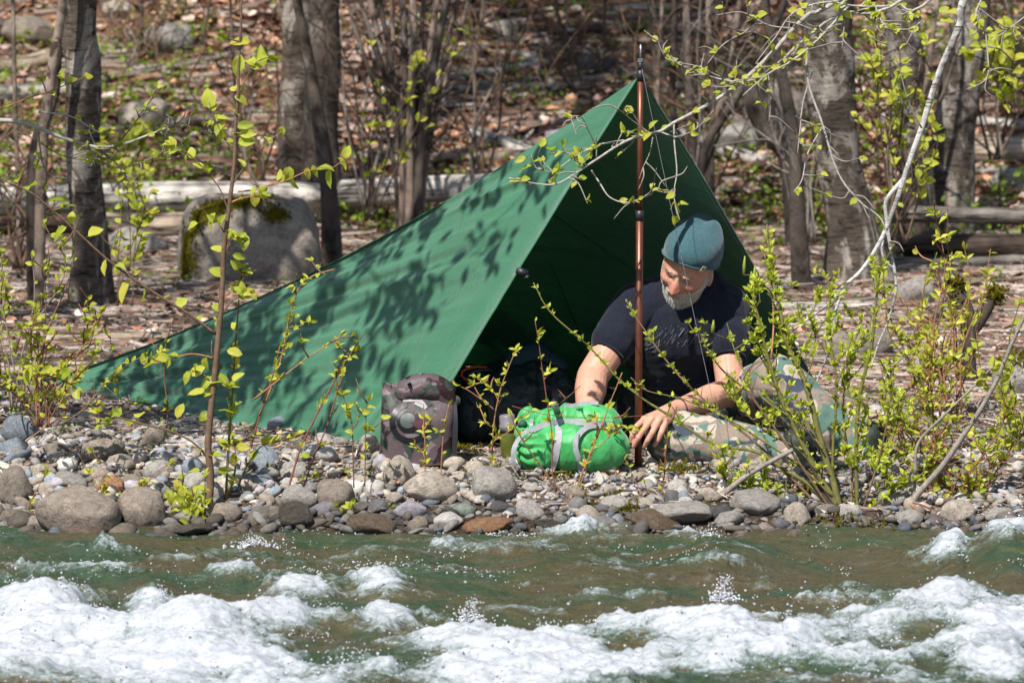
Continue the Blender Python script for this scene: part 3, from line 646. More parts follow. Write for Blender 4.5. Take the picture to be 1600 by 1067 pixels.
make_tree([(1520,-12,60),(1508,90,64),(1490,210,66),(1472,330,84)], 8.9, bk_grey, "grey leaning trunk with pale patches, right one of the three grey trunks", "grey trunks on the right", top=9, seed=9, seg=30)
make_tree([(1196,-12,14),(1218,100,18),(1240,215,22),(1245,320,24),(1254,432,27)], 6.0, bk_dark, "slender dark trunk just left of the thickest grey trunk", None, top=5, seed=10, seg=14, nb=4, leaves_n=500)
make_tree([(1560,-12,26),(1556,100,22),(1552,200,24)], 16.0, bk_grey, "grey trunk high on the slope behind the upper right corner", None, top=9, seed=12, seg=12, nb=6, leaves_n=1200)
# curved dark trunk behind the tarp peak
make_tree([(1182,120,30),(1186,160,50),(1210,205,56),(1236,250,40),(1246,330,26)], 8.2, bk_dark, "stout curved dark stump of a trunk behind the right side of the tarp peak", None, crown=False, seed=13, seg=18, amp=.18, cat="tree stump", name="tree_stump")

# thin stems scattered through the wood (photo x top, x foot, foot row, width, depth)
stems = [(558,640,345,9,8.6,1),(575,634,350,13,8.7,1),(592,640,352,10,8.5,0),(611,628,345,8,8.8,1),(628,636,350,11,8.6,0),(645,640,352,14,8.5,1),(662,646,350,10,8.7,0),(684,648,348,12,8.6,1),(702,652,352,15,8.5,1),(718,655,350,9,8.8,0),(540,622,348,8,8.9,0),(735,660,352,8,8.7,0),
         (866,900,165,8,12.5,1),(883,905,168,5,12.6,0),(946,937,165,6,12.4,0),(1035,1028,230,7,9.9,0),(1052,1070,330,12,9.3,0),(1072,1082,330,14,9.2,1),(1094,1096,330,9,9.4,0),(1108,1104,335,10,9.3,0),(1122,1112,250,9,9.8,1),(1160,1098,280,12,8.9,0),(1232,1090,300,14,8.8,1),(1014,1026,190,6,11.5,0),
         (1070,1075,180,6,12.2,0),(830,836,60,6,15,0),(1396,1390,330,9,9.0,1),(1466,1420,320,8,8.5,0),(330,300,140,6,12.8,0),(410,418,80,6,14,0),(222,214,130,7,12.6,0),(20,30,400,8,6.8,0),(360,372,300,6,9.6,0),(755,742,190,5,11.6,0)]
stem_objs = []
for i, (xt, xf, yf, w_, dp, br) in enumerate(stems):
    clump = i < 12
    rs = np.random.RandomState(400 + i); mid = xt * .5 + xf * .5 + (rs.normal() * 8 if not clump else (xf - xt) * .18)
    pts = [(xt, -12, w_ * .8), (mid, (yf - 12) * .5, w_ * .95), (xf * .85 + mid * .15, yf * .8, w_), (xf, yf, w_ * 1.2)]
    e = make_tree(pts, dp, [bk_dark, bk_warm][i % 2] , ("thin dark stem of the many-stemmed clump behind the tarp's long slope" if clump else "slender bare stem standing among the leaf litter of the slope"),
              "stems of the many-stemmed clump" if clump else "slender bare stems on the slope", top=3.4 + rs.rand() * 2, seed=400 + i, seg=7, amp=.15, nb=3, leaves_n=0, reach=.7, flare=1.1, name="thin_tree" if not clump else "shrub_shoot", cat="thin tree" if not clump else "shoot")
    stem_objs.append((xt, e, 'of the dark stems in the clump, along the top edge' if clump else '%s bare stem %s' % ('slender' if w_ < 9 else 'stout', 'on the slope left of the clump' if xt < 560 else ('on the slope between clump and pole' if xt < 1000 else 'right of the pole behind the hanging twigs'))))
    # side shoots low down in the frame
    s = scale_at(dp); off = np.array(e.location[:])
    for q in range(4 if clump else 3):
        f = rs.uniform(.15, .75); px = xt + (xf - xt) * f; py = yf * f; a0 = at(px, py, dp); L_ = rs.uniform(50, 130) / s; sg = rs.choice([-1, 1])
        bp, br_ = spline([a0, a0 + Vector((sg * L_ * .35, rs.normal() * .05, L_ * .35)), a0 + Vector((sg * L_ * .6, rs.normal() * .1, L_ * 0.95))], 4, [.4 * w_ / 2 / s + .001, .003, .0015])
        V, F = tube(bp - off, br_, 5); mobj("branch", V, F, bk_dark, e)

# ---- logs
lg = M("weathered_wood", 0.85, 0.15); oi = lg.n.new("ShaderNodeObjectInfo")
grain = lg.noise(8, 6, 0.75, lg.co('Object', (0.35, 4, 4)), 0.4); crack = lg.ramp(lg.noise(5, 5, 0.8, lg.co('Object', (0.22, 5, 5)), 0.2), [(0.40, 0.10), (0.46, 1.0)])
c = lg.mix(1.0, oi.outputs['Color'], lg.ramp(grain, [(0.28, 0.35), (0.5, 1.0), (0.7, 1.4)]), 'MULTIPLY'); c = lg.mix(1.0, c, crack, 'MULTIPLY')
pat = lg.ramp(lg.noise(1.7, 4, 0.65), [(0.42, 1.0), (0.50, 0.62), (0.6, 1.05)]); c = lg.mix(1.0, c, pat, 'MULTIPLY')
lg.base(c); p = lg.bump(grain, 0.8, 0.03); lg.bump(crack, 0.7, 0.02, p)
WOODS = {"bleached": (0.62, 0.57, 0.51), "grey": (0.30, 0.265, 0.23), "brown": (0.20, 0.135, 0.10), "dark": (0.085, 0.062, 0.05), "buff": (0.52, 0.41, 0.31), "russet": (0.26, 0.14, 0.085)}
def log(x0, y0, x1, y1, w, wood, label=None, seed=0, d0=None, d1=None, taper=0.85, group=None, cat="log", name="log", bend=1.0, stubs=0, seg=16):
    rs = np.random.RandomState(seed + 900)
    A = at(x0, y0, d0) if d0 is not None else on_ground(x0, y0 + w * .45); B = at(x1, y1, d1 if d1 is not None else d0) if d0 is not None else on_ground(x1, y1 + w * .45)
    ra = w / 2 / scale_at(A.y); rb = ra * taper
    if d0 is None: A.z += ra * .75; B.z += rb * .75
    mid = (A + B) / 2; L_ = (B - A).length; dv = (B - A).normalized(); q = dv.to_track_quat('X', 'Z')
    t = np.linspace(0, 1, 22); path = np.stack([(t - .5) * L_, 0.02 * bend * L_ * fbm(np.stack([t * 2, t * 0, t * 0 + seed], -1), 2, seed), 0.012 * bend * L_ * fbm(np.stack([t * 2, t * 0 + 5, t * 0 + seed], -1), 2, seed)], -1)
    rad = ra + (rb - ra) * t; rad[0] *= .8; rad[-1] *= .8
    V, F = rough_tube(path, rad, seg, 0.16, seed, 3.0)
    o = mobj(name, V, F, lg.m); o.location = mid; o.rotation_mode = 'QUATERNION'; o.rotation_quaternion = q
    c = WOODS[wood]; v = rs.uniform(.9, 1.12); o.color = (c[0] * v, c[1] * v, c[2] * v, 1); tag(o, label, cat, group)
    for k in range(stubs):
        tt = rs.uniform(.2, .8); p0 = path[int(tt * 21)]; a = rs.uniform(-1.2, 1.2); l_ = ra * rs.uniform(2, 3.5)
        V, F = tube(*spline([p0, p0 + np.array([.3, math.sin(a) * .6, math.cos(a)]) * l_], 3, [ra * .35, ra * .12]), 7); s_ = mobj("branch_stub", V, F, lg.m, o); s_.color = o.color
    return o
log(-30,318,500,304,50,"bleached","upper bleached log lying across behind the mottled trunk",1,9.05,9.2,.9,stubs=1)
log(150,354,322,352,46,"buff","short buff log tucked under the upper bleached log",2,8.75,8.8,.95)
log(-30,350,150,350,34,"brown","brown log end at the left edge under the bleached log",9,8.85,8.8,.9)
log(480,306,790,292,44,"bleached","thick bleached log behind the clump of stems and the tarp's slope",3,9.5,9.3,1.0)
log(735,208,872,250,27,"bleached","bleached driftwood log slanting down to the tarp's peak",4,None,None,.7,stubs=1)
log(615,252,838,242,24,"buff","sunlit buff log just above the tarp's slope",5)
log(1432,240,1640,236,38,"buff","thick sunlit log at the right edge behind the leaning grey trunk",6,taper=1.0)
log(1515,218,1640,216,20,"buff","thinner sunlit log above the thick one at the right edge",7)
log(1505,188,1600,196,22,"bleached","short pale log uppermost at the right edge",8)
log(1382,336,1650,338,26,"grey","long grey plank-like log above the dark hollow on the right",10,6.9,6.9,1.0)
log(1240,328,1300,334,18,"brown","brown log end between the slender dark trunk and the thick one",11)
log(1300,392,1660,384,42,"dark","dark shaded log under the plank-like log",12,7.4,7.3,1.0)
log(1380,412,1640,402,20,"grey","grey log on the ground below the dark shaded one",13)
log(1390,266,1640,268,14,"bleached","thin bleached pole below the thick sunlit log",14)
log(1212,455,1295,428,12,"bleached","pale stick propped up left of the thick grey trunk",15,cat="stick",name="stick")
log(1190,478,1370,478,16,"bleached","pale smooth branch on the ground before the thick grey trunk",16,cat="branch",name="fallen_branch")
log(55,528,262,524,24,"buff","sunlit pale log lying at the left end of the tarp",17,stubs=1)
log(-20,515,60,520,18,"brown","brown log end at the left edge above the tarp corner",18)
log(-30,150,112,138,30,"bleached","pale log on the slope left of the mottled trunk",19)
log(-30,112,90,88,34,"buff","buff curved log under the upper left corner",20,bend=3)
log(-30,40,120,62,40,"dark","dark mouldering log in the upper left corner",21)
log(140,205,330,188,16,"grey","grey pole on the slope just right of the mottled trunk",22)
log(158,128,380,82,12,"grey","long thin grey pole slanting up behind the left sapling",23)
log(700,92,850,48,16,"grey","grey pole slanting up the slope right of the clump",24)
log(690,122,860,96,13,"bleached","bleached pole below the slanting grey one",25)
log(700,138,860,136,20,"grey","level grey log behind the clump of stems",26)
log(660,152,780,176,10,"bleached","thin pale stick sloping down beside the level grey log",27,cat="stick",name="stick")
log(790,48,1010,44,16,"dark","long dark log near the top of the slope",28)
log(800,82,850,92,12,"bleached","short bleached stick above the tarp's slope",29,cat="stick",name="stick")
log(380,12,460,16,12,"grey","grey pole at the top edge left of the twin trunks",30)
log(1040,150,1180,170,16,"brown","brown log behind the pole's upper end",31)
log(1110,300,1230,290,12,"grey","grey stick low behind the tarp's right edge",32,cat="stick",name="stick")
log(1060,212,1190,252,26,"bleached","bleached log behind the thin stems right of the peak",33)
log(880,30,960,75,12,"brown","brown pole slanting at the top of the slope",34)
log(540,235,650,262,16,"grey","grey log behind the feet of the clump",35)
# sticks anyone could count but nobody could tell apart
rs = np.random.RandomState(77); n_st = 0; stick_objs = []
while n_st < 95:
    px = rs.uniform(-20, 1620); py = rs.uniform(-5, 560) if rs.rand() < .6 else rs.uniform(300, 560)
    if 420 < px < 1230 and py > 330: continue
    sc_ = 0.45 + py / 600; L_ = rs.uniform(40, 170) * sc_; a = rs.normal() * .16 if py > 300 else rs.normal() * .33
    w_ = rs.uniform(3, 7.5) * sc_; b = on_ground(px, py)
    hillside = py < 285
    wd_ = ["grey", "bleached", "brown", "buff", "dark"][rs.randint(5)]
    o_s = log(px - L_ / 2, py - a * L_ / 2, px + L_ / 2, py + a * L_ / 2, w_, wd_,
        "weathered fallen stick lying on the leafy slope" if hillside else "weathered fallen stick lying on the level forest floor", 1000 + n_st, taper=.5,
        group="fallen sticks on the slope" if hillside else "fallen sticks on the level floor", cat="stick", name="fallen_stick", bend=2.5, seg=6)
    stick_objs.append((o_s, px, py, L_, wd_)); n_st += 1

# ---- the forked stump with cut, mossy ends on the right
def pt(px, py, y): return at(px, py, y)
sy = 2.0
e = on_ground(1508, 604); sy = e.y; root = empty("forked_stump", e, "dark forked stump with two sawn mossy ends standing among the right-hand shrubs", "tree stump"); off = np.array(e[:])
V, F = rough_tube(*spline([pt(1512,612,sy), pt(1510,560,sy), pt(1514,515,sy), pt(1508,485,sy), pt(1494,455,sy), pt(1492,448,sy)], 6, [.045,.034,.032,.034,.028,.026]), 18, .2, 3, 14); mobj("trunk", V - off, F, bk_dark, root)
V, F = rough_tube(*spline([pt(1516,520,sy), pt(1535,495,sy), pt(1548,470,sy), pt(1553,458,sy)], 6, [.028,.024,.024,.022]), 14, .2, 4, 14); mobj("branch", V - off, F, bk_dark, root)
V, F = rough_tube(*spline([pt(1512,500,sy), pt(1492,470,sy-.02), pt(1475,448,sy-.03), pt(1462,430,sy-.03)], 6, [.016,.012,.010,.007]), 10, .2, 5, 14); mobj("branch", V - off, F, bk_dark, root)
for (a, b, r_) in ((1493,450,.03),(1555,460,.026)):
    c0 = np.array(pt(a, b, sy)[:]); r = np.random.RandomState(a); k = 420
    V0 = np.array([[-.5, 0, 0], [.5, 0, 0], [0, .3, 1.6], [0, -.4, .2]], float); F0 = np.array([[0, 1, 2], [0, 2, 3], [1, 3, 2]])
    W, FF, _ = scatter(V0, F0, rand_rot(k, r), c0 + r.normal(size=(k, 3)) * r_ * .55, r.uniform(.5, 1.4, k) * .012); o = mobj("moss", W - off, FF, moss.m, root, smooth=False); o["kind"] = "stuff"
# ---- trees of the near bank, standing just outside the picture, whose boughs hang over the camp
def bank_tree(x, y, label, boughs, seed, leaves_n, r0=.09, top=5.5, lsz=.055, lsp=.15):
    rs = np.random.RandomState(seed); z = ground(x, y); e = empty("alder_tree", (x, y, z), label, "tree"); off = np.array(e.location[:])
    path, rad = spline([Vector((x, y, z - .1)), Vector((x + .03, y, z + 1.2)), Vector((x - .05, y + .05, z + 3)), Vector((x, y, z + top))], 8, [r0 * 1.2, r0, r0 * .7, .02])
    V, F = rough_tube(path, rad, 20, .1, seed); mobj("trunk", V - off, F, bk_grey, e); ps = []
    for b in boughs:
        bp, br = spline([Vector(q) for q in b], 8, np.linspace(.03, .005, len(b))); V, F = tube(bp - off, br, 7); mobj("branch", V, F, bk_grey, e); ps.append(bp)
        for k in range(7):
            i = rs.randint(len(bp) // 4, len(bp)); d = np.array([rs.normal(), rs.normal(), rs.uniform(-.1, .7)]) * .35
            tp, tr = spline([bp[i], bp[i] + d * .5 + rs.normal(size=3) * .04, bp[i] + d], 4, [.006, .004, .0015]); V, F = tube(tp - off, tr, 5); mobj("branch", V, F, bk_grey, e); ps.append(tp)
    V, F, C = canopy(ps, leaves_n, seed, lsz, lsp); o = mobj("foliage", V - off, F, canopy_leaf.m, e, smooth=False, colr=C); o["kind"] = "stuff"
    return e
bank_tree(-3.0, -0.1, "alder on the bank just left of the picture, its boughs hanging over the tarp", [
    [(-3.0,-.1,2.0),(-2.2,-.4,2.5),(-1.4,-.5,2.7),(-.65,-.5,2.75)], [(-3.0,-.1,2.4),(-2.3,.1,2.9),(-1.6,.2,3.1),(-1.05,.25,3.15)],
    [(-3.0,-.1,1.7),(-2.6,.0,2.1),(-2.1,.1,2.25),(-1.75,.15,2.2)], [(-3.0,-.1,2.2),(-2.1,-.1,2.6),(-1.3,-.15,2.7),(-.55,-.35,2.7)], [(-3.0,-.1,2.6),(-2.0,.3,3.1),(-1.1,.3,3.2),(-.45,.05,3.2)], [(-3.0,-.1,1.9),(-2.3,-.6,2.4),(-1.6,-.75,2.5),(-1.0,-.75,2.5)], [(-3.0,-.1,3.4),(-3.6,.5,4.0),(-4.2,.9,4.2)]], 61, 4200, .09, 5.5, .078, .13)
bank_tree(-3.9, 1.2, 'tall alder left of the picture whose crown spreads above the tarp', [[(-3.9,1.2,4.2),(-2.8,1.6,5.2),(-1.4,2.0,5.8),(.2,2.2,6.0)], [(-3.9,1.2,4.6),(-3.0,2.6,5.6),(-1.8,3.6,6.1),(-.4,4.4,6.3)], [(-3.9,1.2,5.0),(-3.2,.9,6.0),(-2.0,.9,6.5),(-.9,1.1,6.7)], [(-3.9,1.2,3.6),(-3.6,2.6,4.6),(-3.2,4.0,5.2)], [(-3.9,1.2,4.4),(-4.6,3.0,5.4),(-4.6,4.6,5.9)], [(-3.9,1.2,5.0),(-2.6,2.6,6.4),(-1.0,3.2,6.8),(.6,3.4,7.0)]], 62, 7000, .14, 7.5, .07, .32)
bank_tree(-5.2, 5.5, 'tall alder far left of the picture, shading the level forest floor', [[(-5.2,5.5,4.2),(-4.2,5.8,5.2),(-3.0,6.0,5.8)], [(-5.2,5.5,4.6),(-4.4,7.0,5.6),(-3.4,8.0,6.1)], [(-5.2,5.5,5.0),(-4.5,4.6,6.0),(-3.2,4.4,6.5),(-1.9,4.6,6.9)], [(-5.2,5.5,5.4),(-4.0,6.4,6.4),(-2.2,7.0,7.2)]], 63, 2800, .14, 7.5, .08, .36)
# ================================================================= THE TARP AND ITS POLE
tm = M("tarp_cloth", 0.62, 0.35); tm.b.inputs['Sheen Weight'].default_value = 0.4
wv = tm.noise(420, 2, 0.6); cr = tm.noise(5, 5, 0.65, tm.co('Object', (1, 1, 1)), 1.2); va = tm.ramp(tm.noise(900, 1, .5), [(0.3, 0.8), (0.7, 1.2)])
fade = tm.ramp(tm.noise(2.2, 5, .65), [(.3, .86), (.7, 1.12)]); tc_ = tm.mix(1.0, tm.mix(1.0, (0.027, 0.138, 0.070), va, 'MULTIPLY'), fade, 'MULTIPLY'); dust = tm.ramp(tm.noise(7, 6, .7), [(.58, 0.0), (.78, .22)]); tc_ = tm.mix(dust, tc_, (0.13, 0.18, 0.13)); tm.base(tc_)
p = tm.bump(cr, 0.5, 0.02); p = tm.bump(tm.noise(38, 4, 0.6, tm.co('Object', (1, 1, 2.0)), 0.8), 0.22, 0.006, p); tm.bump(wv, 0.18, 0.001, p)
tm.translucent(0.05, (0.015, 0.16, 0.04))
tP = at(1000, 119, 0.02); tL = on_ground(58, 603); tF = on_ground(641, 712); tM = tL * .18 + tF * .82; tR = on_ground(1300, 660)
tL.z += .005; tF.z += .005; tM.z -= .01; tR.z += .005
def npv(v): return np.array(v[:])
tarp = empty("tarp_shelter", (tP.x, tP.y + .8, 0), "green tarp pitched as a low pointed shelter over a brown pole", "tarp"); toff = npv(tarp.location)
def ridge(t): # t 0 at peak, 1 at left corner; hangs down a little
    t = np.asarray(t)[..., None]; q = npv(tP) * (1 - t) + npv(tL) * t; q[..., 2] -= (0.34 * t * (1 - t) * (1 + .25 * (1 - t)))[..., 0]
    return q
def panel(H0, hems, n=170, edge_bulge=0.0, sag=0.05, seed=0, folds=1.0):
    """fan of threads from the peak to the hem; s=0 is the ridge, s=1 the free edge"""
    hp, _ = spline(hems, 40); s = np.linspace(0, 1, n); seglen = np.linspace(0, len(hp) - 1, n); H_ = np.stack([np.interp(seglen, np.arange(len(hp)), hp[:, k]) for k in range(3)], -1)
    t = np.linspace(0, 1, n); T_, S_ = np.meshgrid(t, s, indexing='ij')
    base = npv(tP)[None, None] * (1 - T_[..., None]) + H_[None] * T_[..., None]
    rid = ridge(T_[:, :1]) - (npv(tP) * (1 - T_[:, :1, None]) + H_[0] * T_[:, :1, None])
    w = np.exp(-S_ * 3.2) - math.exp(-3.2) * S_
    V = base + rid * w[..., None]
    e1 = H_[0] - npv(tP); e2 = H_[-1] - npv(tP); nrm = np.cross(e1, e2); nrm /= np.linalg.norm(nrm)
    if nrm[2] < 0: nrm = -nrm
    dsp = -sag * 4 * T_ * (1 - T_) * S_ * (1 - S_) * 2
    if folds:
        # tension folds: fine creases running from the far corner up towards the peak
        A = H_[0]; d = V - A; u1 = (npv(tP) - A) / np.linalg.norm(npv(tP) - A); u2 = H_[-1] - A; u2 -= u1 * np.dot(u2, u1); u2 /= np.linalg.norm(u2)
        ang = np.arctan2(d @ u2, d @ u1 + 1e-6); rho = np.linalg.norm(d, axis=-1); an = ang / ang[-2, -1] 
        nz = fbm(np.stack([an * 9, rho * .5, rho * 0 + seed], -1).reshape(-1, 3), 3, seed).reshape(an.shape)
        fold = (1 - np.abs(nz) * 2.4); fold2 = fbm(np.stack([an * 30, rho * .9, rho * 0 + 3], -1).reshape(-1, 3), 3, seed + 3).reshape(an.shape)
        up = sstep(0, .25, T_) * sstep(0, .06, S_) * (1 - sstep(.30, .85, S_) * .93)
        dsp = dsp + folds * up * (0.022 * fold + 0.011 * fold2) * sstep(0, .4, rho)
        # crumples along the hem lying on the stones
        hz = fbm(np.stack([S_ * 16, T_ * 5, T_ * 0 + 7], -1).reshape(-1, 3), 3, seed + 9).reshape(an.shape); dsp = dsp + 0.028 * hz * sstep(.72, .95, T_) * sstep(0, .1, S_)
        broad = fbm(np.stack([S_ * 3, T_ * 3, T_ * 0 + 1], -1).reshape(-1, 3), 2, seed + 20).reshape(an.shape); dsp = dsp + .018 * broad * sstep(0, .3, T_) * (1 - sstep(.8, 1, S_))
    V = V + nrm * dsp[..., None]
    side = np.cross(nrm, e2 / np.linalg.norm(e2)); 
    if np.dot(side, e1) > 0: side = -side
    V = V + side * (edge_bulge * 4 * T_ * (1 - T_) * S_ ** 3)[..., None]
    V[..., 2] = np.maximum(V[..., 2], ground_np(V[..., 0], V[..., 1]) + .004)
    return V, nrm
VA, nA = panel(tP, [tL, (tL + tM) / 2 + Vector((.0, -.02, -.02)), tM, tF], sag=.03, seed=2, edge_bulge=-.01)
VB, nB = panel(tP, [tL, (tL + tR) / 2 + Vector((0, 1.2, 0)), tR], sag=.02, seed=8, edge_bulge=.03, folds=.3)
n_ = VA.shape[0]
mobj("front_panel", VA.reshape(-1, 3) - toff, grid_faces(n_, n_), tm.m, tarp)
mobj("back_panel", VB.reshape(-1, 3) - toff, grid_faces(n_, n_)[:, ::-1], tm.m, tarp)
def strip(line, nrm, width, inward, lift, name, mat=tm.m, parent=tarp, thick=.0015):
    """a sewn band: line (N,3), inward (N,3) unit directions"""
    a = line + nrm * lift; b = a + inward * width; c = b + nrm * thick; d = a + nrm * thick; k = len(line)
    V = np.vstack([a, b, c, d]); i = np.arange(k - 1); Q = []
    for p_, q_ in ((0, 1), (1, 2), (2, 3), (3, 0)): Q.append(np.stack([p_ * k + i, p_ * k + i + 1, q_ * k + i + 1, q_ * k + i], -1))
    return mobj(name, V - toff, np.vstack(Q), mat, parent)
inA = VA[:, -6] - VA[:, -1]; inA = inA / (np.linalg.norm(inA, axis=1)[:, None] + 1e-6); inA[0] = inA[3]
strip(VA[2:, -1], nA, .020, inA[2:], .0012, "hem")
inB = VB[:, -6] - VB[:, -1]; inB = inB / (np.linalg.norm(inB, axis=1)[:, None] + 1e-6)
strip(VB[2:, -1], -nB, .020, inB[2:], .0012, "hem"); strip(VB[2:, -1], nB, .020, inB[2:], .0012, "hem")
bvB = BVHTree.FromPolygons([Vector(v) for v in VB.reshape(-1, 3)], [tuple(int(i) for i in f) for f in grid_faces(n_, n_)])
def seam_on(bv, pixels, width=.014):
    L_ = []
    for (a, b), (c_, d_) in zip(pixels[:-1], pixels[1:]):
        for t in np.linspace(0, 1, 30): 
            h = bv.ray_cast(CAM, ray(a + (c_ - a) * t, b + (d_ - b) * t).normalized())
            if h[0] is not None: L_.append(npv(h[0] - ray(a, b).normalized() * .004))
    return np.array(L_)
for k, pxs in enumerate([[(845,322),(1000,428),(1090,490)], [(862,415),(905,520)]]):
    L_ = seam_on(bvB, pxs)
    if len(L_) > 4:
        V, F = tube(L_, .0045 if k == 0 else .003, 6, flat=.5); mobj("seam", V - toff, F, tm.m, tarp)
# dark clip on the front edge
black = M("black_plastic", 0.45, 0.5); black.base((0.018, 0.019, 0.024))
def boxm(cx, cy, cz, sx, sy, sz, bev=0.0, rot=None):
    import bmesh
    bm = bmesh.new(); bmesh.ops.create_cube(bm, size=1.0); bmesh.ops.scale(bm, vec=(sx, sy, sz), verts=bm.verts)
    if bev: bmesh.ops.bevel(bm, geom=bm.edges[:], offset=bev, segments=2, affect='EDGES')
    if rot is not None: bmesh.ops.rotate(bm, cent=(0, 0, 0), matrix=rot, verts=bm.verts)
    bmesh.ops.translate(bm, vec=(cx, cy, cz), verts=bm.verts)
    return bm
def bobj(name, bm, mat, parent=None, smooth=True):
    me = bpy.data.meshes.new(name); bm.to_mesh(me); bm.free()
    for p_ in me.polygons: p_.use_smooth = smooth
    return link(name, me, mat, parent)
k_ = int(np.argmin(np.abs(np.array([ (533.5 - 0) for _ in range(1)]))))
tt = (417 - 119) / (700 - 119); ce = npv(tP) * (1 - tt) + npv(tF) * tt
o = bobj("clip", boxm(0, 0, 0, .042, .012, .024, .003, Matrix.Rotation(.35, 3, 'Y')), black.m, tarp); o.location = ce - toff + np.array([.004, -.012, 0])
o = bobj("clip", boxm(0, 0, 0, .018, .016, .012, .003, Matrix.Rotation(-.5, 3, 'Y')), black.m, tarp); o.location = ce - toff + np.array([.02, -.014, -.016])
# trekking pole, handle down
copper = M("brown_metal", 0.40, 0.5); copper.base(copper.mix(copper.ramp(copper.noise(30, 3, .6), [(.4, 0.0), (.6, .4)]), (0.15, 0.050, 0.028), (0.20, 0.075, 0.045))); copper.b.inputs['Metallic'].default_value = 0.55
pb = on_ground(997, 733); pole = empty("trekking_pole", (pb.x, 0, pb.z), "brown telescopic pole standing upright and holding up the peak of the tarp", "pole"); po = npv(pole.location)
A0 = at(997, 736, -.015); A1 = at(999.5, 336, -.01); A2 = at(1000.6, 126, 0.0); A3 = at(1000.6, 96, 0); A4 = at(1001, 70, 0)
def cyl(a, b, r, name, mat, parent, seg=16, off=po, r2=None):
    V, F = tube(np.array([npv(a), npv(a) * .5 + npv(b) * .5, npv(b)]), [r, (r + (r2 or r)) / 2, r2 or r], seg); return mobj(name, V - off, F, mat, parent)
cyl(A0, A1, .0118, "lower_shaft", copper.m, pole); cyl(A1, A2, .0096, "upper_shaft", copper.m, pole)
cyl(at(999.5,344,-.01), at(999.6,329,-.01), .0142, "clamp", black.m, pole); cyl(A2, at(1000.6,110,0), .0125, "ferrule", black.m, pole); cyl(at(1000.6,110,0), A3, .0095, "ferrule", black.m, pole, r2=.007)
metal = M("steel", 0.3, 0.5); metal.base((0.45, 0.45, 0.45)); metal.b.inputs['Metallic'].default_value = 0.9
cyl(A3, A4, .0030, "tip", metal.m, pole, 8)
cordm = M("grey_cord", 0.8, 0.3); cordm.base((0.20, 0.20, 0.22))
st0 = at(1003, 108, -.01); gp = on_ground(1141, 752)
cord = empty("guy_line", gp, "thin grey guy line running from the pole top down to the stones by the man", "cord"); co_ = npv(gp)
V, F = tube(spline([st0, (st0 + gp) / 2 + Vector((0, 0, -.012)), gp], 14)[0] - co_, .0008, 5); mobj("line", V, F, cordm.m, cord)
a_ = np.linspace(0, 6.28 * 3, 40); V, F = tube(np.stack([npv(A3)[0] + .0085 * np.cos(a_), npv(A3)[1] + .0085 * np.sin(a_), npv(A3)[2] - .004 + .004 * a_ / 6.28], -1) - co_, .0015, 5); mobj("knot", V, F, cordm.m, cord)
V, F = tube(np.array([npv(gp) + [0.01, -.02, .05], npv(gp) + [-.005, .01, -.05]]) - co_, .004, 8); mobj("stake", V, F, metal.m, cord)
# ================================================================= THE SEATED MAN
def caps(p0, p1, r0, r1, seg=20, flat=None):
    p0 = npv(p0); p1 = npv(p1); d = p1 - p0; L_ = np.linalg.norm(d); d = d / L_; t = []; r = []
    for a in np.linspace(-math.pi / 2, 0, 6): t.append(p0 + d * r0 * math.sin(a)); r.append(max(r0 * math.cos(a), .0005))
    for a in np.linspace(0, math.pi / 2, 6): t.append(p1 + d * r1 * math.sin(a)); r.append(max(r1 * math.cos(a), .0005))
    return tube(np.array(t), np.array(r), seg)
def chain(pts, rr):
    return [caps(pts[i], pts[i + 1], rr[i], rr[i + 1]) for i in range(len(pts) - 1)]
def ell(c, rx, ry, rz, rot=None, level=3):
    V, F = ICO[level]; V = V * np.array([rx, ry, rz])
    if rot is not None: V = V @ np.array(rot).T
    return V + npv(c), F
def fuse(parts, voxel, smooth=3, fac=0.5):
    V, F, _ = merge([(p[0], p[1]) for p in parts]); me = mk_mesh("tmp", V, F); o = bpy.data.objects.new("tmp", me); col.objects.link(o)
    m = o.modifiers.new("r", 'REMESH'); m.mode = 'VOXEL'; m.voxel_size = voxel; m.use_smooth_shade = True
    if smooth: s = o.modifiers.new("s", 'SMOOTH'); s.iterations = smooth; s.factor = fac
    ev = o.evaluated_get(bpy.context.evaluated_depsgraph_get()); m2 = ev.to_mesh(); n = len(m2.vertices)
    V = np.empty(n * 3, np.float32); m2.vertices.foreach_get("co", V); V = V.reshape(-1, 3).astype(float)
    N = np.empty(n * 3, np.float32); m2.vertex_normals.foreach_get("vector", N); N = N.reshape(-1, 3).astype(float)
    F = np.array([list(p.vertices) for p in m2.polygons if len(p.vertices) == 4], dtype=np.int64); T3 = [list(p.vertices) for p in m2.polygons if len(p.vertices) == 3]
    ev.to_mesh_clear(); bpy.data.objects.remove(o); bpy.data.meshes.remove(me)
    return V, ([F] + ([np.array(T3)] if T3 else [])), N
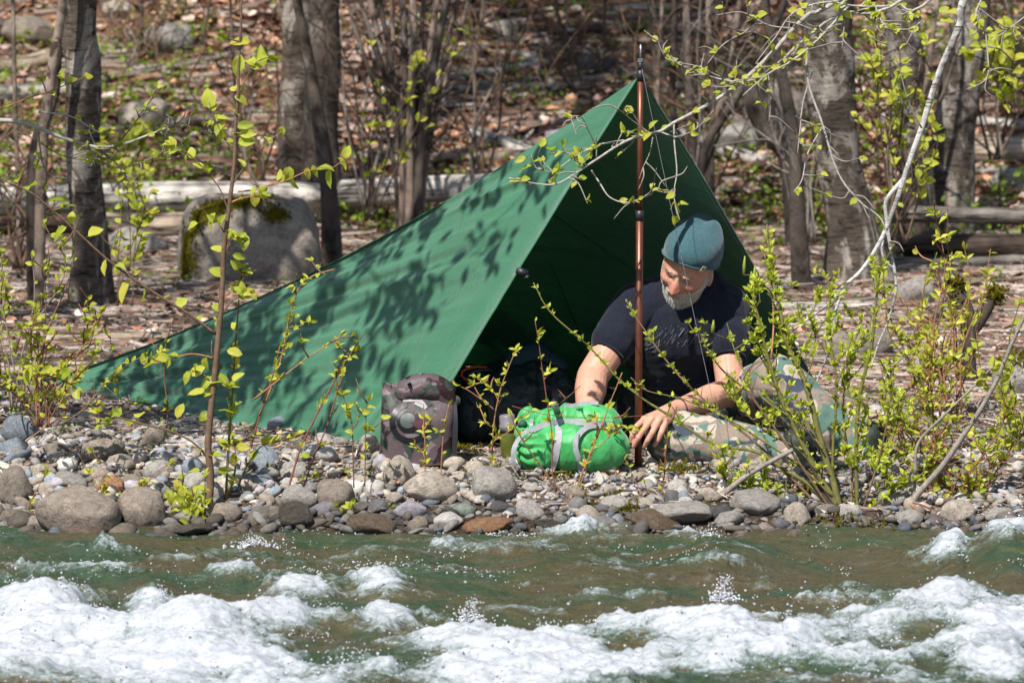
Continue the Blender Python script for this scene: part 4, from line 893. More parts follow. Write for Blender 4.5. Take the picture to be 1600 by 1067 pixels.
# --- head as a ball of directions with a face raised on it
Hc = at(1075, 419, .36); f_ = Vector((-.42, -.84, -.34)).normalized(); u_ = Vector((.27, -.20, .93)); u_ = (u_ - f_ * u_.dot(f_)).normalized(); x_ = (-f_).cross(u_).normalized()
HM = np.array([list(x_), list(-f_), list(u_)]).T          # columns: side, back, up
def G(a, s): return np.exp(-(a / s) ** 2)
def head_r(D):
    x, y, z = D[:, 0], D[:, 1], D[:, 2]; lon = np.arctan2(x, -y); lat = np.arcsin(np.clip(z, -1, 1)); al = np.abs(lon)
    jaw = sstep(-.1, -.95, z); ax = .077 - .012 * jaw; ay = np.where(y < 0, .094 - .004 * jaw, .104 - .030 * jaw); az = np.where(z > 0, .122, .121)
    r = ((np.abs(x) / ax) ** 2.25 + (np.abs(y) / ay) ** 2.25 + (np.abs(z) / az) ** 2.25) ** (-1 / 2.25)
    nl = np.clip((.10 - lat) / .47, 0, 1); nose = np.where(lat > -.37, nl ** 1.3, 1 - sstep(-.37, -.46, lat)); r = r + .027 * nose * G(lon, .075 + .065 * nl) * (lat > -.5) * sstep(.2, .05, lat)
    r = r + .0045 * (G(lon - .15, .06) + G(lon + .15, .06)) * G(lat + .38, .06)
    r = r - .015 * (G(al - .36, .17)) * G(lat - .02, .105); r = r + .0085 * G(al - .38, .12) * G(lat + .00, .07)
    r = r - .0025 * G(al - .38, .14) * G(lat + .035, .014)                                    # closed lid line
    r = r + .0075 * G(al - .30, .24) * G(lat - .175, .055) - .004 * G(lon, .05) * G(lat - .12, .06)
    r = r + .007 * G(al - .62, .22) * G(lat + .24, .16) - .004 * G(al - .42, .10) * G(lat + .5, .16)
    r = r + .004 * G(lon, .26) * G(lat + .585, .035) + .0045 * G(lon, .22) * G(lat + .69, .04) - .004 * G(lon, .27) * G(lat + .637, .016)
    r = r + .009 * G(lon, .32) * G(lat + .98, .18)
    for q in (.30, .38, .46): r = r - .0012 * G(lon, .5) * G(lat - q, .012)
    r = r - .0022 * (G(lon - .05, .02) + G(lon + .05, .02)) * G(lat - .17, .08) - .002 * G(al - .30, .03) * G(lat + .42, .12)
    return r * 1.05
nu, nvv = 200, 150; lo = np.linspace(-math.pi, math.pi, nu, endpoint=False); la = np.linspace(-math.pi / 2, math.pi / 2, nvv)
LO, LA = np.meshgrid(lo, la); D = np.stack([np.sin(LO) * np.cos(LA), -np.cos(LO) * np.cos(LA), np.sin(LA)], -1).reshape(-1, 3)
def sphere_faces(nu, nv):
    i = np.arange(nv - 1)[:, None] * nu; j = np.arange(nu)[None]; j2 = (j + 1) % nu
    return np.stack([i + j, i + j2, i + nu + j2, i + nu + j], -1).reshape(-1, 4)
headV = (D * head_r(D)[:, None]) @ HM.T + npv(Hc); headF = sphere_faces(nu, nvv)
def H(x, y, z): return Vector(HM @ np.array([x, y, z])) + Hc
ears = []
for s in (-1, 1):
    E = HM @ np.array(Euler((.15, 0, s * .35)).to_matrix()); ears.append(ell(H(s * .080, .012, -.014), .010, .019, .032, E)); 
neck0 = H(0, .045, -.07); 
shR, shL = at(992, 486, .40), at(1130, 484, .52); elR, elL = at(926, 588, .27), at(1141, 612, .32); wrR, wrL = at(917, 645, .12), at(1052, 641, .09)
chest = at(1062, 515, .50); belly = at(1085, 590, .60); pelv = at(1108, 636, .72); nb = at(1086, 462, .52)
hipR, hipL = at(1090, 668, .62), at(1145, 650, .66); knR, knL = at(1052, 684, .07), at(1211, 597, .24); anR, anL = at(1228, 712, .02), at(1338, 706, .16)
body = [(headV, headF)] + ears
body += chain([neck0, nb], [.055, .062]) + chain([nb, chest, belly, pelv], [.075, .125, .125, .12])
body += chain([nb, shR], [.06, .055]) + chain([nb, shL], [.06, .055])
body += chain([shR, (shR + elR) / 2, elR], [.060, .057, .053]) + chain([elR, (elR * .65 + wrR * .35), wrR], [.053, .054, .036])
body += chain([shL, (shL + elL) / 2, elL], [.058, .052, .045]) + chain([elL, (elL * .68 + wrL * .32), wrL], [.045, .049, .029])
body += chain([hipR, knR, anR], [.075, .050, .035]) + chain([hipL, knL, anL], [.075, .050, .035])
# left hand, closing on the strap of the green sack
def finger(pts, rr): return chain(pts, rr)
kn = [at(1007, 655, -.035), at(1018, 655, -.045), at(1029, 657, -.042), at(1039, 661, -.030)]
body += [caps(wrL, (kn[0] + kn[3]) / 2 * .5 + wrL * .5, .029, .032)]
for i, k in enumerate(kn): body += chain([wrL + (k - wrL) * .25, k], [.021, .0135])
fg = [[at(995,666,-.066), at(988,680,-.070), at(986,690,-.062)], [at(1005,672,-.082), at(996,686,-.084), at(990,697,-.074)], [at(1019,676,-.080), at(1012,688,-.080), at(1007,697,-.068)], [at(1033,676,-.062), at(1028,687,-.062), at(1023,695,-.052)]]
for k, f3 in zip(kn, fg): body += chain([k] + f3, [.0112, .0100, .0092, .0078])
body += chain([wrL * .6 + kn[0] * .4, at(1008, 664, .0), at(996, 676, -.012), at(987, 684, -.022)], [.018, .0135, .0115, .0095])
# right hand, half hidden behind the sack
hk = [at(905, 672, .04), at(913, 675, .03), at(921, 676, .03), at(929, 674, .04)]
for k in hk: body += chain([wrR, k, k + Vector((.003, -.02, -.03)), k + Vector((.005, -.01, -.052))], [.024, .0125, .010, .008])
body += chain([wrR, at(934, 664, .06), at(940, 676, .03)], [.02, .013, .010])
BV, BF, BN = fuse(body, .0030, 2, .45)
# colour of the skin: redder nose, cheeks and knuckles, lips, dark lashes; socket shade painted in
hl = (BV - npv(Hc)) @ HM; rr_ = np.linalg.norm(hl, axis=1); Dh = hl / (rr_[:, None] + 1e-9); lon = np.arctan2(Dh[:, 0], -Dh[:, 1]); lat = np.arcsin(np.clip(Dh[:, 2], -1, 1)); onh = (rr_ < .16) & (hl[:, 2] > -.13)
skin = np.tile(np.array([0.54, 0.285, 0.20]), (len(BV), 1))
red = np.clip(G(lon, .22) * G(lat + .3, .18) + .9 * G(np.abs(lon) - .6, .28) * G(lat + .22, .2), 0, 1) * onh
skin = skin * (1 - red[:, None]) + np.array([0.52, 0.19, 0.15]) * red[:, None]
lips = (G(lon, .22) * G(lat + .637, .05) * onh)[:, None]; skin = skin * (1 - .8 * lips) + np.array([.38, .12, .11]) * .8 * lips
lid = (G(np.abs(lon) - .37, .14) * G(lat + .034, .022) * onh)[:, None]; skin = skin * (1 - .85 * lid) + np.array([.05, .025, .02]) * .85 * lid
beardzone = (sstep(-.42, -.52, lat + .10 * np.abs(lon) - .0) * (1 - lips[:, 0]) * onh * (np.abs(lon) < 1.6))[:, None]; skin = skin * (1 - .6 * beardzone) + np.array([.42, .36, .33]) * .6 * beardzone
brow = (G(np.abs(lon) - .34, .20) * G(lat - .185, .035) * onh)[:, None]; skin = skin * (1 - .45 * brow) + np.array([.20, .13, .10]) * .45 * brow
socket_shade = (G(np.abs(lon) - .30, .16) * G(lat - .045, .07) * onh)[:, None]; skin = skin * (1 - .25 * socket_shade)  # eye sockets darkened, shade put into the skin colour
skin *= (1 + .10 * fbm(BV * 45, 3, 4))[:, None]
skm = M("skin", 0.52, 0.35); skc = skm.attr(); skm.base(skm.mix(1.0, skc, skm.ramp(skm.noise(130, 3, .7), [(.3, .86), (.7, 1.1)]), 'MULTIPLY')); skm.b.inputs['Subsurface Weight'].default_value = 0.12
skm.b.inputs['Subsurface Radius'].default_value = (.008, .003, .002); skm.bump(skm.noise(260, 3, .7), .25, .002)
hz_ = ground(pelv.x, .5); man = empty("person", (pelv.x, .6, hz_), "person in teal beanie, navy T-shirt and camouflage trousers sitting under the tarp holding a sack", "person"); mo = npv(man.location)
mobj("body", BV - mo, BF, skm.m, man, colr=skin)
# --- strands: beard, moustache, side hair and eyebrows
hm = M("grey_hair", 0.6, 0.3); hm.base(hm.attr())
def strands(cond, n, L_, wd, down, seed, cols):
    r = np.random.RandomState(seed); lo_ = r.uniform(-1.75, 1.75, n * 6); la_ = r.uniform(-1.25, .45, n * 6); k = cond(lo_, la_, r.rand(n * 6)); lo_ = lo_[k][:n]; la_ = la_[k][:n]
    d = np.stack([np.sin(lo_) * np.cos(la_), -np.cos(lo_) * np.cos(la_), np.sin(la_)], -1); p = d * (head_r(d) - .001)[:, None]; m = len(p)
    fwd = d * r.uniform(.35, .75, (m, 1)) + np.array([0, 0, -1]) * down + r.normal(size=(m, 3)) * .28 + np.array([1, 0, 0]) * np.sign(lo_)[:, None] * .12; fwd /= np.linalg.norm(fwd, axis=1)[:, None]
    side = np.cross(fwd, d); side /= np.linalg.norm(side, axis=1)[:, None] + 1e-9
    ll = L_(lo_, la_)[:, None] * r.uniform(.6, 1.2, (m, 1)); mid = p + fwd * ll * .55 + d * .001; tip = p + fwd * ll + np.array([0, .0, -1]) * ll * .25
    V = np.stack([p - side * wd, p + side * wd, mid + side * wd * .9, mid - side * wd * .9, tip], 1); V = V.reshape(-1, 3) @ HM.T + npv(Hc)
    i = np.arange(m)[:, None] * 5; F = [np.hstack([i, i + 1, i + 2, i + 3]), np.hstack([i + 3, i + 2, i + 4])]
    c = np.repeat(cols[r.randint(len(cols), size=m)] * r.uniform(.75, 1.15, (m, 1)), 5, 0); return V, F, c
white = np.array([[.72, .69, .64], [.85, .82, .78], [.58, .54, .49], [.40, .36, .32]])
def bz(lo_, la_, u):
    al = np.abs(lo_); jawline = la_ < (-.60 + .42 * sstep(.35, 1.15, al)); stache = (al < .42) & (la_ < -.475) & (la_ > -.575 - .3 * al); lip = (al < .28) & (la_ < -.565) & (la_ > -.75)
    side = (al > 1.10) & (al < 1.5) & (la_ < .12); return ((jawline | stache) & ~lip & (al < 1.55)) | (side & (u < .6))
s1 = strands(bz, 20000, lambda a, b: .005 + .013 * sstep(-.62, -1.0, b) * (1 - .4 * sstep(.5, 1.3, np.abs(a))), .00055, .75, 1, white)
s2 = strands(lambda a, b, u: (np.abs(np.abs(a) - .33) < .24) & (np.abs(b - .185 - .03 * G(np.abs(a) - .4, .2)) < .034), 1300, lambda a, b: .008 + 0 * a, .0007, .1, 2, white * .45)
s3 = strands(lambda a, b, u: (np.abs(a) > 1.35) & (b > -.35) & (b < .3), 1500, lambda a, b: .008 + 0 * a, .0005, .8, 3, white * .8)
V, F, C = merge([s1, s2, s3]); o = mobj("beard", V - mo, F, hm.m, man, colr=C, smooth=False); o["kind"] = "stuff"
# --- beanie
hatm = M("teal_knit", 0.9, 0.1); hatm.base(hatm.mix(hatm.ramp(hatm.noise(160, 3, .7), [(.35, 0.0), (.65, 1.0)]), (0.030, 0.080, 0.098), (0.050, 0.112, 0.132))); hatm.bump(hatm.noise(300, 2, .6, hatm.co('Object', (1, 1, .5))), .4, .003)
hatm.b.inputs['Sheen Weight'].default_value = .3
hu, hv = 120, 70; lo = np.linspace(-math.pi, math.pi, hu, endpoint=False); tt = np.linspace(0, 1, hv)
LO, TT = np.meshgrid(lo, tt); rimz = .070 - .052 * (1 - np.cos(LO)) / 2 * 1.15 - .006 * np.abs(np.sin(LO)); 
ang = TT * math.pi / 2
hx = .093; hy = .114; top = .148
zz = rimz + (top - rimz) * np.sin(ang) ** 1.0; ww = np.cos(ang) ** .56
swell = 1 + .07 * np.sin(np.clip(TT * 1.6, 0, 1) * math.pi)
Xh = np.sin(LO) * hx * ww * swell; Yh = .006 + -np.cos(LO) * hy * ww * swell + .038 * TT ** 1.5
HV = np.stack([Xh, Yh, zz], -1).reshape(-1, 3)
q = HV.copy(); gather = G(q[:, 1] - .085, .05) * G(q[:, 2] - .10, .06) * G(q[:, 0] + .0, .075)
HV = HV + (q / np.linalg.norm(q, axis=1)[:, None]) * ((.020 * gather * (1 + 1.0 * np.sin(q[:, 0] * 95 + q[:, 2] * 120 + 2 * fbm(q * 12, 2, 8))))[:, None]) + (q / np.linalg.norm(q, axis=1)[:, None]) * (.006 * fbm(q * np.array([20, 20, 9]), 3, 6) * sstep(0, .15, TT.reshape(-1)))[:, None]
hat = mobj("beanie", HV @ HM.T + npv(Hc) - mo, sphere_faces(hu, hv), hatm.m, man)
rim = np.stack([Xh[0], Yh[0], zz[0] + .004], -1); rim = np.vstack([rim, rim[:1]]); V, F = tube(rim, .0062, 8, cap=False, flat=.6); mobj("beanie_hem", V @ HM.T + npv(Hc) - mo, F, hatm.m, hat).parent = hat
hat_inv = None
# the little cream tag on the hem, on the side nearer the camera's right
crm = M("cream_label", 0.8, 0.2); crm.base((0.62, 0.55, 0.40)); lgm = M("label_print", .8, .2); lgm.base((0.20, 0.17, 0.09))
bvh = BVHTree.FromPolygons([Vector(v) for v in (HV @ HM.T + npv(Hc))], [tuple(int(i) for i in f) for f in sphere_faces(hu, hv)])
def on_surface(bv, px, py): return bv.ray_cast(CAM, ray(px, py).normalized())
hh = on_surface(bvh, 1097, 419)
if hh[0] is None: hh = on_surface(bvh, 1092, 414)
def flat_tag(hit, w_, h_, roll, mat, name, parent, off, lift=.003, th=.0012):
    n = hit[1]; n = n if n.dot(CAM - hit[0]) > 0 else -n; up = Vector((0, 0, 1)); up = (up - n * up.dot(n)).normalized(); up.rotate(Matrix.Rotation(roll, 3, n)); sd = up.cross(n)
    c = npv(hit[0]) + npv(n) * lift; V = []
    for dz in (0, th):
        for a, b in ((-1, -1), (1, -1), (1, 1), (-1, 1)): V.append(c + npv(sd) * a * w_ / 2 + npv(up) * b * h_ / 2 + npv(n) * dz)
    F = np.array([[0, 1, 2, 3], [7, 6, 5, 4], [0, 4, 5, 1], [1, 5, 6, 2], [2, 6, 7, 3], [3, 7, 4, 0]])
    return mobj(name, np.array(V) - off, F[:, ::-1], mat, parent, smooth=False)
if hh[0] is not None:
    t_ = flat_tag(hh, .014, .021, -.35, crm.m, "label_tag", hat, mo, .0055); flat_tag(hh, .008, .010, -.35, lgm.m, "tag_print", t_, mo, .0068, .0004) if False else flat_tag(hh, .008, .010, -.35, lgm.m, "tag_print", hat, mo, .0068, .0004)
# --- shirt
def wrinkle(V, N, seed, amp, fx, fz, oct=4): return V + N * (amp * (1 - 2 * np.abs(fbm(V * np.array([fx, fx, fz]) + seed, oct, seed))))[:, None]
shirtm = M("navy_jersey", 0.88, 0.15); shirtm.base(shirtm.mix(shirtm.ramp(shirtm.noise(220, 2, .6), [(.4, 0.0), (.6, 1.0)]), (0.0075, 0.0095, 0.018), (0.013, 0.016, 0.028))); shirtm.bump(shirtm.noise(500, 2, .5), .2, .001); shirtm.b.inputs['Sheen Weight'].default_value = .12
slR = elR * .47 + shR * .53; slL = elL * .46 + shL * .54
cw = Vector((.062, .03, 0))
sp_ = chain([nb, chest, belly, pelv], [.095, .155, .150, .150]) + chain([chest - cw, belly - cw * .7], [.140, .13]) + chain([chest + cw, belly + cw * .7], [.140, .135]) + [ell((chest + nb) / 2 + Vector((0, 0, .0)), .20, .13, .10)]
sp_ += chain([nb + (shR - nb) * .2, shR], [.082, .073]) + chain([nb + (shL - nb) * .2, shL], [.082, .072]) + chain([shR, slR], [.073, .064]) + chain([shL, slL], [.072, .063]) + chain([nb, nb * .55 + neck0 * .45], [.075, .066])
SV, SF, SN = fuse(sp_, .0065, 8, .5)
SV = wrinkle(SV, SN, 3, .012, 5, 8); low = sstep(nb.z - .18, nb.z - .34, SV[:, 2])
SV = SV + SN * (.022 * low * np.abs(fbm(SV * np.array([2.5, 2.5, 24]) + 9, 3, 9)))[:, None] + SN * (.011 * (1 - low) * (1 - 2 * np.abs(fbm(SV * np.array([12, 9, 3]), 3, 12))))[:, None]
tors = mobj("t_shirt", SV - mo, SF, shirtm.m, man)
for a, b, r_ in ((shR, slR, .064), (shL, slL, .063)):       # sleeve hems
    d = (b - a).normalized(); u = d.orthogonal().normalized(); v = d.cross(u); aa = np.linspace(0, 2 * math.pi, 25)
    c = b + d * .050; ring = np.array([npv(c + u * math.cos(t) * (r_ - .004) + v * math.sin(t) * (r_ - .004)) for t in aa]); V, F = tube(ring, .0045, 6, cap=False); mobj("sleeve_hem", V - mo, F, shirtm.m, tors)
# printed graphic: rows of slanting pale strokes on the chest
prm = M("shirt_print", .7, .2); prm.base((0.26, 0.27, 0.29)); bvs = BVHTree.FromPolygons([Vector(v) for v in SV], [tuple(int(i) for i in f) for F_ in SF for f in F_])
rs = np.random.RandomState(5); PV = []
for k in range(46):
    x0 = 1004 + k * 1.75 + rs.normal() * 1.5; y0 = 545 - 22 * rs.rand() ** 1.2 - (x0 - 1004) * .03; l_ = rs.uniform(5, 20); h1 = on_surface(bvs, x0, y0); h2 = on_surface(bvs, x0 + l_ * .55, y0 - l_ * .8)
    if h1[0] is None or h2[0] is None or (h1[0] - h2[0]).length > .08: continue
    PV.append(tube(np.array([npv(h1[0] + h1[1] * .0007), npv((h1[0] + h2[0]) / 2 + h1[1] * .0008), npv(h2[0] + h2[1] * .0007)]), [.0004 + .0005 * rs.rand()] * 3, 4, flat=.5))
for k in range(30):
    x0 = 1004 + rs.rand() * 14 ** 1 * 1.5; y0 = 542 + rs.normal() * 5; h1 = on_surface(bvs, x0, y0); h2 = on_surface(bvs, x0 + 5, y0 - 3)
    if h1[0] is None or h2[0] is None: continue
    PV.append(tube(np.array([npv(h1[0] + h1[1] * .0007), npv(h2[0] + h2[1] * .0007)]), [.0016, .0006], 4, flat=.5))
if PV: V, F, _ = merge(PV); o = mobj("shirt_graphic", V - mo, F, prm.m, tors)
# --- camouflage trousers
def camo(name, cols, scale, rough=.8, shine=.2):
    m = M(name, rough, shine); w1 = m.noise(3.5, 2, .5); o = m.co(); 
    n1 = m.noise(scale, 2.2, .5, o, 1.3); n2 = m.noise(scale * 1.15, 2.0, .5, m.co('Object', (1.2, 1.0, .9)), 1.6); n3 = m.noise(scale * .9, 2.4, .5, m.co('Object', (.8, 1.3, 1.25)), 1.1)
    mp = lambda src, off: src
    c = m.mix(m.ramp(n1, [(.50, 0.0), (.515, 1.0)]), cols[0], cols[1]); c = m.mix(m.ramp(n2, [(.545, 0.0), (.56, 1.0)]), c, cols[2]); c = m.mix(m.ramp(n3, [(.585, 0.0), (.60, 1.0)]), c, cols[3])
    m.base(m.mix(1.0, c, m.ramp(m.noise(160, 3, .6), [(.3, .85), (.7, 1.1)]), 'MULTIPLY')); m.bump(m.noise(60, 3, .6), .25, .004); return m
trm = camo("trouser_camo", [(0.23, 0.18, 0.145), (0.42, 0.36, 0.30), (0.095, 0.17, 0.14), (0.05, 0.06, 0.085)], 8)
tp_ = chain([pelv, hipR * .5 + hipL * .5], [.165, .15]) + chain([hipR, knR], [.098, .080]) + chain([knR, knR * .45 + anR * .55, anR], [.084, .078, .064]) + chain([hipL, knL], [.115, .086]) + chain([knL, knL * .45 + anL * .55, anL], [.083, .080, .066])
TV, TF, TN = fuse(tp_, .0065, 6, .5); TV = wrinkle(TV, TN, 21, .009, 7, 7); TV = wrinkle(TV, TN, 22, .004, 20, 14)
TV[:, 2] = np.maximum(TV[:, 2], ground_np(TV[:, 0], TV[:, 1]) + .004)
mobj("camouflage_trousers", TV - mo, TF, trm.m, man)
# --- boots
btm = M("boot_leather", 0.6, 0.3); btm.base(btm.ramp(btm.noise(18, 3, .6), [(.35, (0.010, 0.014, 0.010)), (.65, (0.035, 0.045, 0.032))])); btm.bump(btm.noise(60, 3, .6), .4, .004)
def boot(an, toe_dir, up):
    d = Vector(toe_dir).normalized(); up = Vector(up).normalized(); heel = an - up * .07 - d * .03; ball = heel + d * .20; toe = heel + d * .255
    b = empty("boot_dummy", (0, 0, 0)); bpy.data.objects.remove(b)
    V, F, N = fuse(chain([an + up * .06, an, heel + up * .02], [.058, .054, .045]) + chain([an - up * .02, ball + up * .012], [.050, .042]) + chain([ball, toe], [.044, .036]), .006, 5, .5)
    o = mobj("boot", V - mo, F, btm.m, man)
    side = d.cross(up); P0 = [heel - d * .035, heel + d * .04, ball - d * .03, ball, toe + d * .02]; W_ = [.030, .036, .040, .046, .026]
    pts = [p_ + side * w_ for p_, w_ in zip(P0, W_)] + [p_ - side * w_ for p_, w_ in zip(P0[::-1], W_[::-1])]; n = len(pts)
    Vs = np.array([npv(p_ - up * .045) for p_ in pts] + [npv(p_ - up * .020) for p_ in pts]); Fs = [np.array([list(range(n))[::-1]]), np.array([[n + i for i in range(n)]]), np.array([[i, (i + 1) % n, n + (i + 1) % n, n + i] for i in range(n)])]
    mobj("sole", Vs - mo, Fs, black.m, o, smooth=False)
    for k in range(5):
        c = an + up * (.05 - k * .018) + d * (.052 + k * .010); V, F = tube(np.array([npv(c - side * .03), npv(c + d * .006), npv(c + side * .03)]), .0028, 6); mobj("lace", V - mo, F, cordm.m if False else black.m, o)
    return o, heel + d * .1 + side * .045
b1_, s1_ = boot(anL + Vector((.05, 0, -.015)), (.92, -.35, .05), (-.1, .05, 1)); b2_, s2_ = boot(anR + Vector((.05, 0, -.02)), (.80, -.55, .12), (-.25, -.15, .9))
orm = M("orange_badge", .6, .3); orm.base((0.62, 0.24, 0.02)); V, F = ell(s1_ + Vector((0, -.0, .0)), .014, .006, .010, None, 2); mobj("badge", V - mo, F, orm.m, b1_)
# bracelet cord on his left wrist
c = wrL * .9 + elL * .1; d = (wrL - elL).normalized(); u = d.orthogonal().normalized(); v = d.cross(u); aa = np.linspace(0, 6.283, 25)
V, F = tube(np.array([npv(c + u * math.cos(t) * .034 + v * math.sin(t) * .034) for t in aa]), .002, 6, cap=False); mobj("bracelet", V - mo, F, black.m, man)
# ================================================================= THE GEAR
def ribbon(pts, width, name, mat, parent, off, thick=.0014, face=None, n=8):
    """flat webbing; face: direction the flat side looks (default the camera side)"""
    P, _ = spline(pts, n); T = np.gradient(P, axis=0); T /= np.linalg.norm(T, axis=1)[:, None] + 1e-9
    N = (npv(CAM) - P if face is None else np.tile(npv(face), (len(P), 1))); N = N - T * (N * T).sum(1)[:, None]; N /= np.linalg.norm(N, axis=1)[:, None]
    S = np.cross(T, N); a = P - S * width / 2; b = P + S * width / 2; V = np.vstack([a, b, b + N * thick, a + N * thick]); k = len(P); i = np.arange(k - 1); Q = []
    for p_, q_ in ((0, 1), (1, 2), (2, 3), (3, 0)): Q.append(np.stack([p_ * k + i, p_ * k + i + 1, q_ * k + i + 1, q_ * k + i], -1))
    Q.append(np.array([[0, k, 2 * k, 3 * k], [4 * k - 1, 3 * k - 1, 2 * k - 1, k - 1]]))
    return mobj(name, V - off, np.vstack(Q), mat, parent, smooth=False)
def bvh_of(V, F): return BVHTree.FromPolygons([Vector(v) for v in V], [tuple(int(i) for i in f) for F_ in (F if isinstance(F, list) else [F]) for f in F_])
def surf(bv, px, py, lift=.002, y=None):
    h = on_surface(bv, px, py)
    if h[0] is None: return at(px, py, y if y is not None else 0)
    n = h[1] if h[1].dot(CAM - h[0]) > 0 else -h[1]; return h[0] + n * lift
# --- dry bag
bagm = M("dry_bag_camo", 0.5, 0.25); o_ = bagm.co()
n1 = bagm.noise(9, 2.5, .55, o_, 1.6); n2 = bagm.noise(10.5, 2.2, .5, bagm.co('Object', (1.2, 1, .8)), 1.8); n3 = bagm.noise(9.5, 2.2, .5, bagm.co('Object', (.8, 1, 1.3)), 1.4)
c = bagm.mix(bagm.ramp(n1, [(.50, 0.0), (.51, 1.0)]), (0.092, 0.066, 0.072), (0.030, 0.052, 0.040)); c = bagm.mix(bagm.ramp(n2, [(.54, 0.0), (.55, 1.0)]), c, (0.028, 0.013, 0.017)); c = bagm.mix(bagm.ramp(n3, [(.60, 0.0), (.61, 1.0)]), c, (0.19, 0.145, 0.155))
bagm.base(c); bagm.bump(bagm.noise(14, 4, .6, None, .8), .45, .012)
bb_ = on_ground(655, 733); by = .02; bz0 = ground(bb_.x, by) - .012; bc = Vector((at(655, 700, by).x, by, bz0)); bo_ = npv(bc)
bag = empty("dry_bag", bc, "camouflage roll-top dry bag with a black ring emblem, standing by the tarp's front corner", "dry bag")
sc_ = scale_at(by); Hb = (735 - 606) / sc_; nr, na = 70, 120; tz = np.linspace(0, 1, nr); A_ = np.linspace(0, 2 * math.pi, na, endpoint=False); TZ, AA = np.meshgrid(tz, A_, indexing='ij')
hw = (57 + 2 * TZ - 6 * TZ ** 3) / sc_ * (1 - .25 * (1 - sstep(0, .06, TZ))) ; hd = .085 * (1 - .60 * sstep(.55, 1.0, TZ)) * (1 - .25 * (1 - sstep(0, .06, TZ)))
ca, sa = np.cos(AA), np.sin(AA); e_ = .62 - .1 * TZ
Xb = hw * np.sign(ca) * np.abs(ca) ** e_; Yb = hd * np.sign(sa) * np.abs(sa) ** e_; Zb = TZ * Hb + .012 * np.sin(AA * 2 + 1) * TZ
lean = (-4 / sc_) * (1 - TZ) ; Pn = np.stack([Xb * 9, Yb * 9, Zb * 9], -1).reshape(-1, 3)
wr = (1 - 2 * np.abs(fbm(Pn * np.array([1.3, 1.3, .7]), 4, 31).reshape(nr, na))); wr2 = (1 - 2 * np.abs(fbm(Pn * np.array([.7, .7, 1.6]) + 4, 4, 33).reshape(nr, na)))
k_ = 1 + .055 * wr * (.3 + .9 * np.abs(TZ - .45)) + .05 * wr2 * (sstep(.5, 1, TZ) + sstep(.35, 0, TZ) * .8)
BVv = np.stack([Xb * k_ + lean, Yb * k_, Zb], -1).reshape(-1, 3) + bo_; Fb = sphere_faces(na, nr); caps_ = [np.array([list(range(na))[::-1]]), np.array([[(nr - 1) * na + i for i in range(na)]])]
mobj("bag_body", BVv - bo_, [Fb] + caps_, bagm.m, bag)
# rolled closure arching over the top, its ends folded down to the shoulders
for (pts, rr_) in (([(632,644),(630,624),(637,612),(652,607),(670,606),(688,611),(697,624),(700,646)], [.020,.032,.040,.044,.044,.040,.032,.020]),):
    P, r_ = spline([at(a, b, by - .022) for a, b in pts], 7, rr_); V, F = rough_tube(P, r_, 22, .22, 41, 14); V[:, 1] = (V[:, 1] - (by - .022)) * .9 + by - .022; mobj("rolled_top", V - bo_, F, bagm.m, bag)
P, r_ = spline([at(a, b, by + .015) for a, b in [(630,640),(640,612),(672,604),(696,614),(702,640)]], 6, [.02,.035,.045,.035,.02]); V, F = rough_tube(P, r_, 18, .2, 42, 14); mobj("rolled_top", V - bo_, F, bagm.m, bag)
for (a, b) in ((612, 622), (710, 626)):
    V, F = ell(at(a, b, by - .01), .018, .022, .020, None, 3); V = V + (V - npv(at(a, b, by - .01))) * (.25 * fbm(V * 70, 2, 5))[:, None]; mobj("shoulder_fold", V - bo_, F, bagm.m, bag)
ribbon([at(709, 628, by - .035), at(711, 660, by - .05), at(710, 700, by - .05), at(708, 730, by - .045)], .018, "side_strap", black.m, bag, bo_)
# printed emblem
inkm = M("black_print", .30, .5); inkm.base((0.010, 0.010, 0.013)); inkl = M("pale_print", .35, .5); inkl.base((0.28, 0.25, 0.27)); inkg = M("grey_green_print", .35, .5); inkg.base((0.075, 0.092, 0.080))
bvb = bvh_of(BVv, Fb)
def decal(grid, mat, name, lift):
    """grid: array (m,n,2) of photo pixels laid on the bag as a thin print"""
    m_, n_ = grid.shape[:2]; V = np.array([npv(surf(bvb, a, b, lift, by - .08)) for a, b in grid.reshape(-1, 2)]); 
    o = mobj(name, V - bo_, grid_faces(n_, m_), mat, bag); return o
def ringpx(cx, cy, r0, r1, a0, a1, n=40):
    a = np.radians(np.linspace(a0, a1, n)); r = np.linspace(r0, r1, 4); R_, A2 = np.meshgrid(r, a, indexing='ij'); return np.stack([cx + R_ * np.cos(A2) * .97, cy - R_ * np.sin(A2)], -1)
decal(ringpx(641, 660, 24, 33, 100, 372), inkm.m, "printed_ring", .0022); decal(ringpx(638, 657, 13.5, 19, 55, 335), inkm.m, "printed_ring", .0024); decal(ringpx(637, 657, .2, 12, 0, 360), inkg.m, "printed_disc", .0026)
def polygrid(p4, n=6):
    p = np.array(p4, float); u = np.linspace(0, 1, n); U, V_ = np.meshgrid(u, u); return ((1-U)*(1-V_))[..., None]*p[0] + (U*(1-V_))[..., None]*p[1] + (U*V_)[..., None]*p[2] + ((1-U)*V_)[..., None]*p[3]
for p4 in ([(629,628),(638,606),(645,622),(652,628)], [(645,622),(653,612),(668,636),(652,628)], [(650,628),(668,636),(664,640),(646,631)]): decal(polygrid(p4), inkl.m, "printed_peak", .0024)
for p4 in ([(636,600),(641,597),(676,632),(670,636)], [(624,622),(637,600),(641,604),(629,625)], [(649,616),(652,609),(656,614),(652,620)]): decal(polygrid(p4), inkm.m, "printed_peak_outline", .0028)
decal(polygrid([(640,660),(664,654),(672,648),(656,672)]), M("maroon_print").base((.09,.03,.045)).m, "printed_arrow", .0027)

